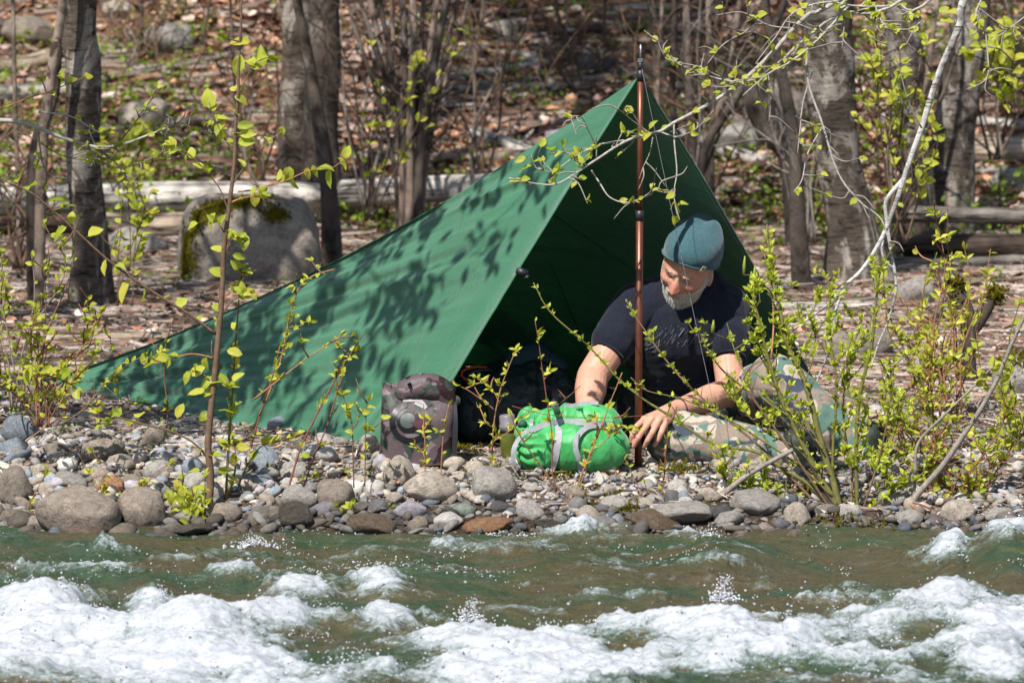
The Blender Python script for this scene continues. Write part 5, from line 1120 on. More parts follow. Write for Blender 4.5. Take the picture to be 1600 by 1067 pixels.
# --- green compression sack
grn = M("green_nylon", 0.46, 0.4); grn.base(grn.mix(grn.ramp(grn.noise(12, 3, .6), [(.35, 0.0), (.65, 1.0)]), (0.030, 0.29, 0.070), (0.065, 0.43, 0.125))); b_ = grn.bump(grn.noise(16, 5, .65, grn.co('Object', (1.6, 1, .8)), .9), .5, .012); grn.b.inputs['Sheen Weight'].default_value = .3; grn.translucent(.12, (.03, .6, .08))
sy_ = -.06; sb = on_ground(890, 738); gz = ground(sb.x, sy_); sc_ = scale_at(sy_)
root = Vector((at(890, 700, sy_).x, sy_, gz)); sack = empty("stuff_sack", root, "bright green compression sack with grey straps lying on the stones beside the pole", "sack"); so = npv(root)
lp = chain([at(842, 700, sy_ - .02), at(870, 701, sy_ - .03), at(925, 700, sy_ - .03), at(948, 698, sy_ - .02)], [.070, .087, .088, .072]) + chain([at(845, 662, sy_ + .05), at(875, 659, sy_ + .05), at(925, 656, sy_ + .05), at(950, 662, sy_ + .04)], [.042, .056, .056, .050])
lp += [ell(at(822, 702, sy_ - .01), .030, .045, .050), ell(at(824, 655, sy_ + .04), .024, .03, .034), ell(at(817, 680, sy_), .02, .03, .03)]
GV, GF, GN = fuse(lp, .0055, 4, .5)
px_ = 800 + FPX * GV[:, 0] / (GV[:, 1] + 15)
endl = sstep(868, 822, px_); angw = np.arctan2(GV[:, 2] - root.z - .09, GV[:, 1] - sy_); GV = GV + GN * (.0075 * endl * np.sin(angw * 17 + 3 * fbm(GV * 20, 2, 3)))[:, None]
GV = GV + GN * (.007 * (1 - 2 * np.abs(fbm(GV * np.array([14, 6, 6]), 3, 51))) * (1 - .4 * endl))[:, None] + GN * (.0018 * (1 - 2 * np.abs(fbm(GV * np.array([30, 20, 20]), 3, 52))))[:, None]
for c_, w_ in ((869, 8),): GV = GV - GN * (.012 * np.exp(-((px_ - c_ - (GV[:, 2] - root.z) * 10) / w_) ** 2))[:, None]
GV[:, 2] = np.maximum(GV[:, 2], ground_np(GV[:, 0], GV[:, 1]) + .006)
mobj("sack_body", GV - so, GF, grn.m, sack); bvg = bvh_of(GV, GF)
web = M("grey_webbing", .65, .3); web.base(web.ramp(web.noise(60, 2, .6), [(.3, (0.28, 0.28, 0.31)), (.7, (0.37, 0.37, 0.41))])); web.bump(web.noise(300, 2, .5), .3, .001)
S_ = lambda lst, lift=.004, y=None: [surf(bvg, a, b, lift, sy_ - .1 if y is None else y) for a, b in lst]
ribbon(S_([(866,632),(870,645),(873,660),(874,675),(873,690),(870,705),(866,718),(861,730),(855,738)]), .022, "strap", web.m, sack, so)
ribbon(S_([(817,688),(826,676),(838,670),(856,664),(876,661),(900,662),(925,664),(948,668),(966,675)], .006), .018, "strap", web.m, sack, so)
ribbon([surf(bvg,964,674,.006), surf(bvg,940,668,.010), surf(bvg,918,672,.016), surf(bvg,904,684,.018), surf(bvg,900,698,.016), surf(bvg,905,716,.014), surf(bvg,911,732,.014), at(918,744,-.20), at(932,750,-.22), at(948,749,-.21), at(962,748,-.19)], .017, "loose_strap", web.m, sack, so)
ribbon([at(899,741,-.19), at(912,747,-.20), at(930,752,-.21)], .014, "loose_strap", web.m, sack, so)
ribbon([surf(bvg,826,672,.004), at(812,684,sy_-.06), at(803,700,sy_-.08), at(802,718,sy_-.08), at(806,734,sy_-.07)], .014, "side_strap", web.m, sack, so)
ribbon([surf(bvg,831,655,.006), surf(bvg,829,664,.008), surf(bvg,830,676,.006)], .012, "side_strap", web.m, sack, so)
ribbon([surf(bvg,882,636,.004), at(892,634,sy_+.02), at(906,631,sy_+.03), at(920,629,sy_+.03), at(935,630,sy_+.02)], .012, "handle", web.m, sack, so)
pl = M("grey_plastic", .4, .4); pl.base((.23, .23, .25))
for k in range(4):
    o = bobj("buckle", boxm(0, 0, 0, .0055, .006, .023, .0012, Matrix.Rotation(-.25, 3, 'Y')), pl.m, sack); o.location = npv(surf(bvg, 944 + k * 6.5, 667 + k * 1.6, .010)) - so
o = bobj("buckle", boxm(0, 0, 0, .034, .004, .004, .001, Matrix.Rotation(.2, 3, 'Y')), pl.m, sack); o.location = npv(surf(bvg, 955, 663, .010)) - so
o = bobj("buckle", boxm(0, 0, 0, .034, .004, .004, .001, Matrix.Rotation(.2, 3, 'Y')), pl.m, sack); o.location = npv(surf(bvg, 954, 675, .010)) - so
dk = M("dark_green_cloth", .6, .3); dk.base((.01, .075, .045)); V, F = ell(at(817, 662, sy_ + .0), .016, .014, .013); V = V + (.004 * fbm(V * 60, 2, 3))[:, None]; mobj("drawn_neck", V - so, F, dk.m, sack)

# --- backpack in the shade under the tarp
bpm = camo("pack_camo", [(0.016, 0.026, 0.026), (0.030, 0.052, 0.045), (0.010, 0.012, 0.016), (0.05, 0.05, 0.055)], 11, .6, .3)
py_ = .55; root = Vector((at(805, 690, py_).x, py_, ground(at(805, 690, py_).x, py_))); pack = empty("backpack", root, "dark camouflage backpack lying in the shade under the tarp behind the green sack", "backpack"); ko = npv(root)
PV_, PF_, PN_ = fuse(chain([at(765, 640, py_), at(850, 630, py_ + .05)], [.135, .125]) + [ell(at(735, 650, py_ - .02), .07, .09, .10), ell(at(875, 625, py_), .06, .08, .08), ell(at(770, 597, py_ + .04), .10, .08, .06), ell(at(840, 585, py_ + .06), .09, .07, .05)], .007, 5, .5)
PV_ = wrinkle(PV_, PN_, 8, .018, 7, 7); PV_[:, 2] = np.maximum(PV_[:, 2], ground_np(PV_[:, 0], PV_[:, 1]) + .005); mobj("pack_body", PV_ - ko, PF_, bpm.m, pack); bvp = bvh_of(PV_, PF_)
V, F, N = fuse([ell(at(742, 655, py_ - .12), .055, .03, .08), ell(at(742, 620, py_ - .10), .05, .035, .03)], .006, 4); mobj("side_pocket", wrinkle(V, N, 4, .008, 9, 9) - ko, F, bpm.m, pack)
blu = M("blue_grey_cloth", .7, .2); blu.base((.03, .06, .075)); V, F, N = fuse(chain([at(800, 565, py_ + .05), at(835, 556, py_ + .06), at(872, 575, py_ + .06)], [.028, .035, .025]), .006, 4); mobj("rolled_jacket", wrinkle(V, N, 6, .014, 12, 12) - ko, F, blu.m, pack)
ribbon([surf(bvp, 760, 600, .006), surf(bvp, 765, 625, .006), surf(bvp, 768, 650, .006), surf(bvp, 770, 675, .006)], .022, "compression_strap", black.m, pack, ko)
ribbon([surf(bvp, 862, 592, .006), surf(bvp, 868, 615, .006), surf(bvp, 870, 640, .006)], .022, "compression_strap", black.m, pack, ko)
V, F = tube(spline([at(732, 596, py_ - .08), at(722, 588, py_ - .09), at(724, 579, py_ - .09), at(742, 573, py_ - .07), at(760, 574, py_ - .06)], 6)[0], .0042, 7); orr = M("orange_red_cord", .6, .3); orr.base((.55, .07, .02)); mobj("cord_loop", V - ko, F, orr.m, pack)
V, F = tube(spline([at(728, 600, py_ - .07), at(738, 612, py_ - .10), at(760, 608, py_ - .10), at(775, 590, py_ - .06), at(760, 578, py_ - .04), at(735, 584, py_ - .05), at(728, 600, py_ - .07)], 6)[0], .011, 8); mobj("carry_strap", V - ko, F, black.m, pack)
for a, b in ((876, 618), (866, 626)): V, F = ell(surf(bvp, a, b, .004), .008, .006, .008, None, 2); mobj("snap", V - ko, F, pl.m, pack)
# second dark bundle behind the pole, between the sack and the man
root = at(955, 655, .62); root.z = ground(root.x, .62); cl = empty("clothing_bundle", root, "dark heap of clothing in the shade just left of the pole, behind the green sack", "clothing"); c0_ = npv(root)
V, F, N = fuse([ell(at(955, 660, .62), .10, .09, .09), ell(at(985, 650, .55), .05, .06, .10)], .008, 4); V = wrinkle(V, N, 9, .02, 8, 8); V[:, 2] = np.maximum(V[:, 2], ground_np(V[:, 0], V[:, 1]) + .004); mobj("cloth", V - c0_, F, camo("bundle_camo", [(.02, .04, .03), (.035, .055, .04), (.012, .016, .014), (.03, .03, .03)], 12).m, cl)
# --- bottle
yb = .10; root = at(799, 700, yb); root.z = ground(root.x, yb); bt = empty("water_bottle", root, "olive flask with a grey screw cap standing between the dry bag and the green sack", "bottle"); bo2 = npv(root); s = scale_at(yb)
olv = M("olive_paint", .35, .5); olv.base(olv.mix(olv.ramp(olv.noise(14, 3, .6), [(.4, 0.0), (.6, 1.0)]), (.085, .10, .015), (.15, .17, .03))); cap_ = M("grey_cap", .4, .4); cap_.base((.17, .16, .18))
def lathe(prof, c0, ax, seg=28):
    ax = Vector(ax).normalized(); P = np.array([npv(c0 + ax * h) for r_, h in prof]); return tube(P, [max(r_, .0004) for r_, h in prof], seg)
ax_ = (-.10, 0, 1); hb = 52 / s
V, F = lathe([(.001, 0), (.028, .001), (.031, .006), (.031, hb * .72), (.029, hb * .84), (.024, hb * .93), (.022, hb)], root, ax_); mobj("flask", V - bo2, F, olv.m, bt)
V, F = lathe([(.024, hb - .012), (.030, hb - .011), (.030, hb + .006), (.0265, hb + .010), (.0265, hb + .034), (.023, hb + .040), (.001, hb + .041)], root, ax_); mobj("cap", V - bo2, F, cap_.m, bt)
V, F = lathe([(.0305, hb - .016), (.0325, hb - .015), (.0325, hb - .007), (.0305, hb - .006)], root, ax_); mobj("neck_ring", V - bo2, F, black.m, bt)
# ================================================================= SAPLINGS, SHRUBS AND HANGING TWIGS
leafm = M("spring_leaf", 0.42, 0.4); r_ = leafm.rnd(); cA = leafm.ramp(r_, [(0.0, (0.34, 0.41, 0.04)), (0.45, (0.47, 0.51, 0.055)), (0.8, (0.58, 0.57, 0.075)), (1.0, (0.48, 0.42, 0.055))])
sx = leafm.n.new("ShaderNodeSeparateXYZ"); leafm.L(leafm.co(), sx.inputs[0]); ay_ = leafm.math('ABSOLUTE', sx.outputs[1])
vv = leafm.math('SINE', leafm.math('MULTIPLY', leafm.math('SUBTRACT', sx.outputs[0], leafm.math('MULTIPLY', ay_, 0.9)), 62.0)); mid_ = leafm.ramp(ay_, [(0.0, 1.0), (0.03, 0.0)])
cL = leafm.mix(leafm.ramp(vv, [(.55, 0.0), (1.0, .35)]), cA, leafm.mix(1.0, cA, (.55, .6, .5), 'MULTIPLY')); cL = leafm.mix(mid_, cL, (.50, .52, .16)); leafm.base(cL); leafm.bump(vv, .35, .02)
leafm.translucent(.42, leafm.mix(1.0, cL, (1.25, 1.35, .55), 'MULTIPLY'))
leafn = M("willow_leaf", .42, .4); cN = leafn.ramp(leafn.rnd(), [(0.0, (0.36, 0.44, 0.04)), (0.5, (0.48, 0.52, 0.06)), (1.0, (0.58, 0.56, 0.08))]); leafn.base(cN); leafn.translucent(.42, leafn.mix(1.0, cN, (1.2, 1.2, .5), 'MULTIPLY'))
smallm = M("small_leaf", 0.42, 0.4); sc__ = smallm.attr(); smallm.base(sc__); smallm.translucent(.42, smallm.mix(1.0, sc__, (1.25, 1.35, .55), 'MULTIPLY'))
twg = M("twig_bark", .75, .2); oi = twg.n.new("ShaderNodeObjectInfo"); twg.base(twg.mix(1.0, oi.outputs['Color'], twg.ramp(twg.noise(60, 4, .7), [(.3, .6), (.7, 1.3)]), 'MULTIPLY')); twg.bump(twg.noise(120, 3, .7), .4, .003)
TW = {"brown": (.16, .10, .065), "orange": (.34, .17, .085), "red": (.22, .085, .06), "olive": (.15, .14, .045), "grey": (.24, .21, .18), "pale": (.36, .33, .30), "dark": (.07, .05, .04)}
def leaf_shape(seed, aspect=.62, droop=.25, fold=.18, serr=.04, n=6):
    rs = np.random.RandomState(seed); t = np.linspace(0, 1, n + 1); hw_ = aspect / 2 * np.sin(np.pi * t ** .80) ** .8; hw_[-1] = 0.0; V = []; tw = rs.normal() * .25
    for i, x in enumerate(t):
        for q in (-1, -.5, 0, .5, 1):
            w_ = hw_[i] * q * (1 + (serr * (1 if i % 2 else -1) if abs(q) == 1 else 0)); z = abs(w_) * fold * 2 - droop * x * x + .03 * math.sin(x * 9 + q * 2 + seed); V.append((x, w_, z + tw * w_ * x))
    return np.array(V), grid_faces(5, n + 1)
LEAVES = {}
for k in range(6):
    V, F = leaf_shape(k, .60 + .05 * (k % 3), .15 + .12 * (k % 3), .12 + .1 * (k % 2)); me = mk_mesh("leaf_%d" % k, V, F); me.materials.append(leafm.m); LEAVES.setdefault("broad", []).append(me)
    V, F = leaf_shape(k + 20, .42, .25, .2, 0, 4); me = mk_mesh("willow_leaf_%d" % k, V, F); me.materials.append(leafn.m); LEAVES.setdefault("narrow", []).append(me)
SV_, SF_ = leaf_shape(3, .5, .2, .2, 0, 3)
class Plant:
    def __init__(s, name, label, cat, base, group=None, seed=0):
        s.e = empty(name, base, label, cat, group); s.off = npv(s.e.location); s.rs = np.random.RandomState(seed); s.leaves = []; s.paths = []
    def stem(s, pix, y, w0, w1, tone="brown", name="branch", extra=None, wob=True):
        """pix: photo pixels from foot to tip; y: one depth or (foot, tip)"""
        y0, y1 = (y, y) if not isinstance(y, tuple) else y; n = len(pix)
        pts = ([] if extra is None else [Vector(q) for q in extra]) + [at(a, b, y0 + (y1 - y0) * i / (n - 1)) for i, (a, b) in enumerate(pix)]
        P, r_ = spline(pts, 5, np.linspace(w0, w1, len(pts)) / 2 / scale_at(y0)); 
        if wob: P = P + (0.004 * fbm(P * 14 + s.rs.rand() * 9, 2, 3))[:, None] * np.array([1, .6, .3]) * np.linspace(0, 1, len(P))[:, None]
        V, F = tube(P - s.off, r_, 8 if w0 > 4 else 5); o = mobj(name, V, F, twg.m if tone != "white" else bk_white, s.e)
        if tone != "white": o.color = (*TW[tone], 1)
        s.paths.append((P, r_)); return P
    def twiglets(s, n, L_, tone="brown", up=.6, idx=None, w=1.6, frm=.25, curl=.2):
        base = [s.paths[i] for i in (idx if idx is not None else range(len(s.paths)))]
        wts = np.array([len(b[0]) for b in base], float); wts /= wts.sum()
        for k in range(n):
            P, r_ = base[s.rs.choice(len(base), p=wts)]; i = int(len(P) * s.rs.uniform(frm, .97)); i = min(i, len(P) - 2); T = P[i + 1] - P[i]; T /= np.linalg.norm(T) + 1e-9
            d = T * .5 + s.rs.normal(size=3) * np.array([.8, .5, .35]) + np.array([0, 0, up]); d /= np.linalg.norm(d); l_ = L_ * s.rs.uniform(.4, 1.2)
            Q, q_ = spline([P[i], P[i] + d * l_ * .5 + s.rs.normal(size=3) * l_ * .06, P[i] + d * l_ + s.rs.normal(size=3) * l_ * curl * .6 + np.array([0, 0, up * l_ * .2])], 4, [w / 480, w / 620, w / 1000])
            V, F = tube(Q - s.off, q_, 4); o = mobj("twig", V, F, twg.m if tone != "white" else bk_white, s.e); o.color = (*TW["pale" if tone == "white" else tone], 1); s.paths.append((Q, q_))
    def leaf_at(s, px, py, size, y):
        c = npv(at(px, py, y)); best = min(((np.linalg.norm(P - c, axis=1).min(), P[np.linalg.norm(P - c, axis=1).argmin()]) for P, _ in s.paths), key=lambda q: q[0]); d = c - best[1]; L_ = size * 1.22 / scale_at(y); n_ = np.linalg.norm(d)
        d = d / (n_ + 1e-9) if n_ > 1e-4 else np.array([1, 0, 0]); base = c - d * L_ * .5
        if n_ - L_ * .5 > .006:
            V, F = tube(np.array([best[1], base * .5 + best[1] * .5 + [0, 0, .003], base]) - s.off, .0009, 4); o = mobj("petiole", V, F, twg.m, s.e); o.color = (*TW["olive"], 1)
        s.leaves.append((base, d, L_, .12))
    def leaf_out(s, n, lo, hi, y=None, frm=.15, idx=None, cluster=1, up=.3, spread=.9):
        base = [s.paths[i] for i in (idx if idx is not None else range(len(s.paths)))]; wts = np.array([np.linalg.norm(np.diff(b[0], axis=0), axis=1).sum() for b in base]) + .02; wts /= wts.sum(); k = 0
        while k < n:
            P, r_ = base[s.rs.choice(len(base), p=wts)]; f = s.rs.uniform(frm, 1.0) * (len(P) - 1); i = min(int(f), len(P) - 2); p = P[i] + (P[i + 1] - P[i]) * (f - i); T = P[i + 1] - P[i]; T /= np.linalg.norm(T) + 1e-9
            for c in range(cluster if s.rs.rand() < .8 else 1):
                d = T * .55 + s.rs.normal(size=3) * np.array([spread, .55, .45]) + np.array([0, -.1, up]); d /= np.linalg.norm(d); s.leaves.append((p, d, s.rs.uniform(lo, hi) * 1.3 / 480, .45)); k += 1
    def finish(s, kind="broad", keep=300, hue=(0.46, 0.49, 0.05)):
        s.leaves.sort(key=lambda q: -q[2]); rest = s.leaves[keep:]
        def frame(d, jit, rs):
            n = np.array([-.25, -.75, .75]) + rs.normal(size=3) * (jit + .25); n = n - d * np.dot(n, d); n /= np.linalg.norm(n) + 1e-9; return np.stack([d, np.cross(n, d), n], 1)
        for (b, d, L_, j) in s.leaves[:keep]:
            Mx = frame(d, j, s.rs); o = bpy.data.objects.new("leaf", LEAVES[kind][s.rs.randint(6)]); col.objects.link(o); o.parent = s.e
            o.matrix_basis = Matrix.Translation(Vector(b - s.off)) @ Matrix(Mx.tolist()).to_4x4() @ Matrix.Diagonal((L_, L_ * s.rs.uniform(.8, 1.15), L_, 1))
        if rest:
            rot = np.array([frame(d, j, s.rs) for b, d, L_, j in rest]); pos = np.array([q[0] for q in rest]) - s.off; sc = np.array([q[2] for q in rest]); c = np.array(hue) * s.rs.uniform(.6, 1.35, (len(rest), 1)) * np.array([1, 1, 1.0])
            V, F, C = scatter(SV_, SF_, rot, pos, sc, c); o = mobj("foliage", V, F, smallm.m, s.e, colr=C); o["kind"] = "stuff"
        return s.e
# --- 1. the young tree in front of the tarp's long slope
y = -.52; p = Plant("sapling", on_ground(325, 806) if False else at(325, 806, y), "young tree with big toothed yellow-green leaves, standing in front of the tarp's long slope", "sapling", seed=1) if False else Plant("sapling", "young tree with big toothed yellow-green leaves standing before the tarp's long slope", "sapling", at(325, 808, y), seed=1)
p.stem([(325,812),(329,745),(325,690),(333,610),(341,530),(347,455),(350,392),(357,330),(366,262),(368,200),(372,140),(375,66),(379,-15)], y, 12.5, 3, "brown", "trunk")
p.stem([(337,522),(293,490),(246,461),(178,414),(121,363),(60,310),(20,287)], (y, y - .15), 5, 2.5, "brown")
p.stem([(342,500),(362,470),(380,462),(398,452)], y, 3, 1.6, "brown"); p.stem([(349,405),(356,380),(342,350),(330,342)], y, 3, 1.5, "brown"); p.stem([(350,395),(368,372),(385,378)], y, 3, 1.5)
p.stem([(358,318),(372,312),(388,308),(410,303)], y, 3.5, 1.5, "orange"); p.stem([(357,330),(340,290),(300,245),(272,225)], y, 2.5, 1.2, "brown"); p.stem([(367,240),(350,215),(333,180),(326,160)], y, 2.2, 1.2); p.stem([(371,150),(392,110),(405,95),(425,88)], y, 2.2, 1.2)
p.stem([(334,600),(318,585),(300,578)], y, 2.5, 1.4); p.stem([(334,612),(350,600),(366,596)], y, 2.5, 1.4); p.stem([(328,690),(345,692),(372,700)], y, 2.5, 1.4); p.stem([(337,560),(300,553),(270,560),(240,568),(222,564)], y, 3, 1.5, "orange")
p.stem([(330,720),(300,690),(262,672),(215,660),(150,640),(110,600),(70,585),(40,575)], (y, y - .1), 3.5, 1.8, "brown")
for q in [(374,66,29),(372,103,29),(391,97,18),(326,154,26),(367,174,20),(349,183,18),(343,200,24),(383,196,22),(388,209,24),(385,222,22),(360,219,16),(377,155,20),(329,344,22),(364,366,20),(382,379,22),(339,424,22),(374,401,18),(380,455,24),(394,459,20),(195,455,36),(222,460,25),(91,363,25),(112,340,19),(148,362,22),(162,417,23),(187,414,19),(214,422,18),(47,288,29),(28,275,25),(86,310,24),(283,470,25),(255,463,24),(291,590,21),(321,598,23),(306,613,23),(326,613,20),(309,578,22),(337,593,23),(321,568,21),(349,593,22),(336,710,25),(349,692,23),(380,699,20),(367,550,21),(281,641,22),(202,659,24),(177,645,24),(218,645,20),(120,615,21),(101,583,25),(82,579,18),(43,588,25),(399,102,18),(410,92,20),(300,352,16),(270,228,16),(290,250,14),(410,300,18),(398,312,20),(262,566,16),(225,560,18),(312,495,18),(340,480,16),(352,640,20),(318,650,18),(312,700,20),(350,735,18),(303,735,16)]: p.leaf_at(q[0], q[1], q[2], y - (.1 if q[0] < 200 else 0))
p.leaf_out(40, 9, 17, frm=.3, idx=list(range(2, 13))); p.twiglets(14, .07, "brown", idx=[0, 1, 12]); p.leaf_out(36, 9, 16, idx=list(range(13, len(p.paths))), frm=.5)
p.finish("broad")
# --- 2. its companions to the right
y = -.45; p = Plant("shrub", "slender shrub with orange-brown shoots and small leaves, between the young tree and the dry bag", "shrub", at(450, 785, y), seed=2)
st_ = [([(352,795),(357,700),(361,640),(367,555),(373,470),(378,415)], 4.5, 1.6, "olive"), ([(395,672),(420,615),(436,575),(448,520),(453,490),(466,452),(490,431),(522,421)], 3.6, 2.2, "orange"), ([(392,700),(404,655),(425,590),(438,540)], 2.8, 2, "red"), ([(395,625),(440,590),(475,563),(509,540),(540,517)], 3, 1.4, "orange"),
 ([(446,790),(453,755),(471,697),(501,636),(537,570),(550,552),(562,549)], 3.6, 2.4, "red"), ([(470,775),(490,715),(511,666),(525,620),(532,596)], 3, 1.6, "red"), ([(553,762),(551,700),(549,661),(537,621),(528,600)], 2.4, 1.4, "brown"), ([(570,760),(571,700),(572,641),(576,620)], 2, 1.2, "brown"), ([(388,780),(440,762),(501,742),(582,722)], 3, 1.4, "grey"),
 ([(360,800),(380,740),(405,700),(430,690),(470,680)], 3, 1.4, "brown"), ([(330,800),(300,770),(275,760),(262,790)], 2.4, 1.4, "olive"), ([(340,800),(362,760),(368,720),(366,690)], 3, 1.5, "red")]
for a, w0, w1, tn in st_: p.stem(a, y + p.rs.uniform(-.06, .1), w0, w1, tn, "stem")
p.twiglets(46, .07, "brown", up=.5); p.leaf_out(270, 5, 11, cluster=2, frm=.2); p.leaf_out(26, 12, 17, idx=[0, 10, 11, 9], frm=.3); p.finish("broad")
# --- 3. thin shoots in front of the bag and the sack
y = -.42
def shoots(label, base, lst, leaves_n, seed, size=(5, 11), y=y, kind="narrow", tw=10, cat="shrub", group=None, name="shrub", hue=(0.46, 0.49, 0.055), cl=2, keep=300, tl=.05, frm=.2):
    q = Plant(name, label, cat, base, group, seed)
    for a, w0, w1, tn in lst: q.stem(a, y + q.rs.uniform(-.05, .05) if not isinstance(y, tuple) else y, w0, w1, tn, "stem")
    if tw: q.twiglets(tw, tl, lst[0][3])
    if leaves_n: q.leaf_out(leaves_n, size[0], size[1], cluster=cl, frm=frm)
    q.finish(kind, keep, hue); return q
shoots("two straight thin shoots standing in front of the camouflage dry bag", at(678, 800, y), [([(666,790),(664,740),(664,692),(662,660),(661,631)], 2.4, 1.2, "orange"), ([(689,806),(689,760),(690,717),(694,670),(701,631)], 2.6, 1.4, "orange")], 50, 5, (5, 11), tw=5)
shoots("branching shoot between the dry bag and the green sack, reaching up to the tarp", at(767, 812, y), [([(767,812),(768,760),(769,705),(774,645),(785,600),(800,562),(806,545)], 3, 1.4, "orange"), ([(772,640),(758,628),(735,612),(716,602)], 2, 1.2, "orange"), ([(781,630),(770,610),(755,595),(742,588)], 2, 1.2, "orange"), ([(770,690),(800,670),(830,640)], 1.8, 1, "orange"), ([(771,668),(760,662),(748,655)], 1.6, 1, "brown")], 95, 6, (5, 11), tw=10)
shoots("bare curving shoots crossing in front of the green sack's left end", at(866, 765, y), [([(870,765),(863,735),(863,682),(854,623),(847,575),(842,535),(836,500)], 2.6, 1.3, "red"), ([(870,768),(850,735),(833,712),(818,690),(805,666),(795,640)], 3.4, 1.6, "brown"), ([(857,642),(875,630),(890,618),(906,603)], 1.8, 1.1, "brown"), ([(800,634),(840,645),(900,652),(960,652),(1012,649)], 1.4, 1.0, "red")], 36, 7, (5, 13), tw=5)
shoots("orange-brown forked shoot rising in front of the green sack's right end", at(887, 808, y), [([(887,808),(900,765),(921,712),(940,665),(955,625),(972,582)], 3.2, 1.6, "orange"), ([(921,712),(945,688),(975,668),(1000,690)], 1.6, 1.1, "orange"), ([(905,760),(918,728),(925,700)], 2, 1.2, "orange")], 55, 8, (6, 13), tw=8)
shoots("little shoots among the gravel below the pole", at(1020, 790, y), [([(1018,795),(1012,770),(1005,745)], 1.8, 1, "red"), ([(1022,795),(1035,760),(1041,700),(1042,655)], 1.8, 1.1, "red"), ([(1016,792),(1000,765),(985,735),(975,715)], 1.6, 1, "orange")], 24, 9, (4, 10), tw=3)
# --- 4. the big willow shrub before the man's legs
y = (-.50, -.38); p = Plant("willow_shrub", "large willow shrub in fresh small leaf, growing in front of the man's legs", "shrub", at(1318, 838, -.5), seed=11)
WS = [([(1318,840),(1306,790),(1276,735),(1228,641),(1200,560),(1186,500),(1172,452)], 12, 2, "olive"), ([(1318,838),(1306,768),(1286,702),(1258,598),(1230,540),(1218,480),(1207,420),(1199,350)], 13, 2.2, "olive"), ([(1322,835),(1305,790),(1301,717),(1307,603),(1299,540),(1296,480),(1300,440)], 6, 2, "olive"),
 ([(1338,838),(1340,806),(1338,717),(1342,624),(1362,540),(1368,480),(1373,425)], 8, 3.5, "olive"), ([(1378,840),(1381,806),(1387,717),(1402,659),(1404,640)], 7, 2.5, "olive"), ([(1318,838),(1276,768),(1220,730),(1180,705),(1116,694),(1053,654),(1002,621),(962,588),(919,540),(861,488),(833,442)], 7, 1.8, "olive"),
 ([(1318,834),(1250,760),(1190,700),(1130,650),(1073,600),(1028,545),(1000,505),(978,470)], 5, 1.6, "brown"), ([(1330,836),(1290,820),(1230,800),(1180,770),(1140,735),(1110,700)], 4, 1.6, "olive"), ([(1320,830),(1262,742),(1210,668),(1165,610),(1125,575),(1100,535),(1088,512)], 5, 1.6, "brown"),
 ([(1310,800),(1268,730),(1240,660),(1215,610),(1196,570),(1180,545)], 5, 2, "dark"), ([(1205,560),(1209,500),(1205,430),(1203,376)], 3.6, 1.8, "orange"), ([(1300,775),(1258,735),(1210,700),(1160,668),(1110,640),(1060,622),(1010,610),(985,590)], 4, 1.5, "olive"),
 ([(1340,820),(1360,760),(1378,700),(1392,620),(1390,560)], 4, 2, "brown"), ([(1322,830),(1332,760),(1322,690),(1318,620),(1330,560),(1345,500)], 4.5, 1.8, "brown"), ([(1325,835),(1365,790),(1410,760),(1440,745)], 4, 1.6, "olive"), ([(1300,790),(1240,775),(1190,760),(1150,760),(1128,745)], 3, 1.4, "olive"),
 ([(1286,702),(1262,670),(1240,655),(1218,650)], 3, 1.5, "olive"), ([(1276,735),(1245,700),(1205,680),(1170,650),(1150,620)], 3, 1.5, "olive"), ([(1232,650),(1190,620),(1160,575),(1145,540),(1135,505)], 3, 1.4, "olive"), ([(1258,598),(1270,560),(1275,520),(1268,480)], 2.6, 1.4, "olive"), ([(1307,603),(1320,570),(1335,548),(1350,540)], 2.4, 1.3, "olive")]
for a, w0, w1, tn in WS: p.stem(a, (y[0], y[1] + p.rs.uniform(-.12, .12)), w0, w1, tn, "stem")
P_, r__ = spline([at(1320, 842, -.5), at(1312, 805, -.49), at(1292, 770, -.47), at(1274, 738, -.46)], 6, [.030, .024, .020, .010]); V, F = rough_tube(P_, r__, 14, .15, 6, 16); mobj("trunk", V - p.off, F, bk_dark, p.e)
nW = len(WS); frontal = [5, 6, 8, 18, 11]; rest_ = [i for i in range(nW) if i not in frontal]
p.twiglets(26, .05, "olive", up=.6, w=1.2, idx=frontal); f1 = len(p.paths); p.twiglets(150, .085, "olive", up=.8, w=1.4, idx=rest_)
p.leaf_out(420, 4, 8.5, cluster=4, frm=.35, up=.4, spread=.8, idx=frontal + list(range(nW, f1))); p.leaf_out(3000, 5, 10.5, cluster=4, frm=.28, up=.5, spread=.8, idx=rest_ + list(range(f1, len(p.paths))))
for (a, b, l_) in ((1162,430,30),(1172,448,24),(1113,520,20),(1178,440,26),(1232,560,22)):
    V, F = rough_tube(np.array([npv(at(a, b, y[1])), npv(at(a + 1, b - l_ / 2, y[1])), npv(at(a + 2, b - l_, y[1]))]), [.0045, .0055, .002], 8, .4, a, 200); mobj("catkin", V - p.off, F, smallm.m, p.e, colr=np.tile([.34, .38, .08], (len(V), 1))); cb_ = npv(at(a, b, y[1])); nr_ = min((P[np.linalg.norm(P - cb_, axis=1).argmin()] for P, _ in p.paths), key=lambda q: np.linalg.norm(q - cb_)); V, F = tube(np.array([nr_, nr_ * .5 + cb_ * .5, cb_]), .0016, 5); mobj("twig", V - p.off, F, twg.m, p.e).color = (*TW['olive'], 1)
p.finish("narrow", hue=(0.43, 0.48, 0.05))
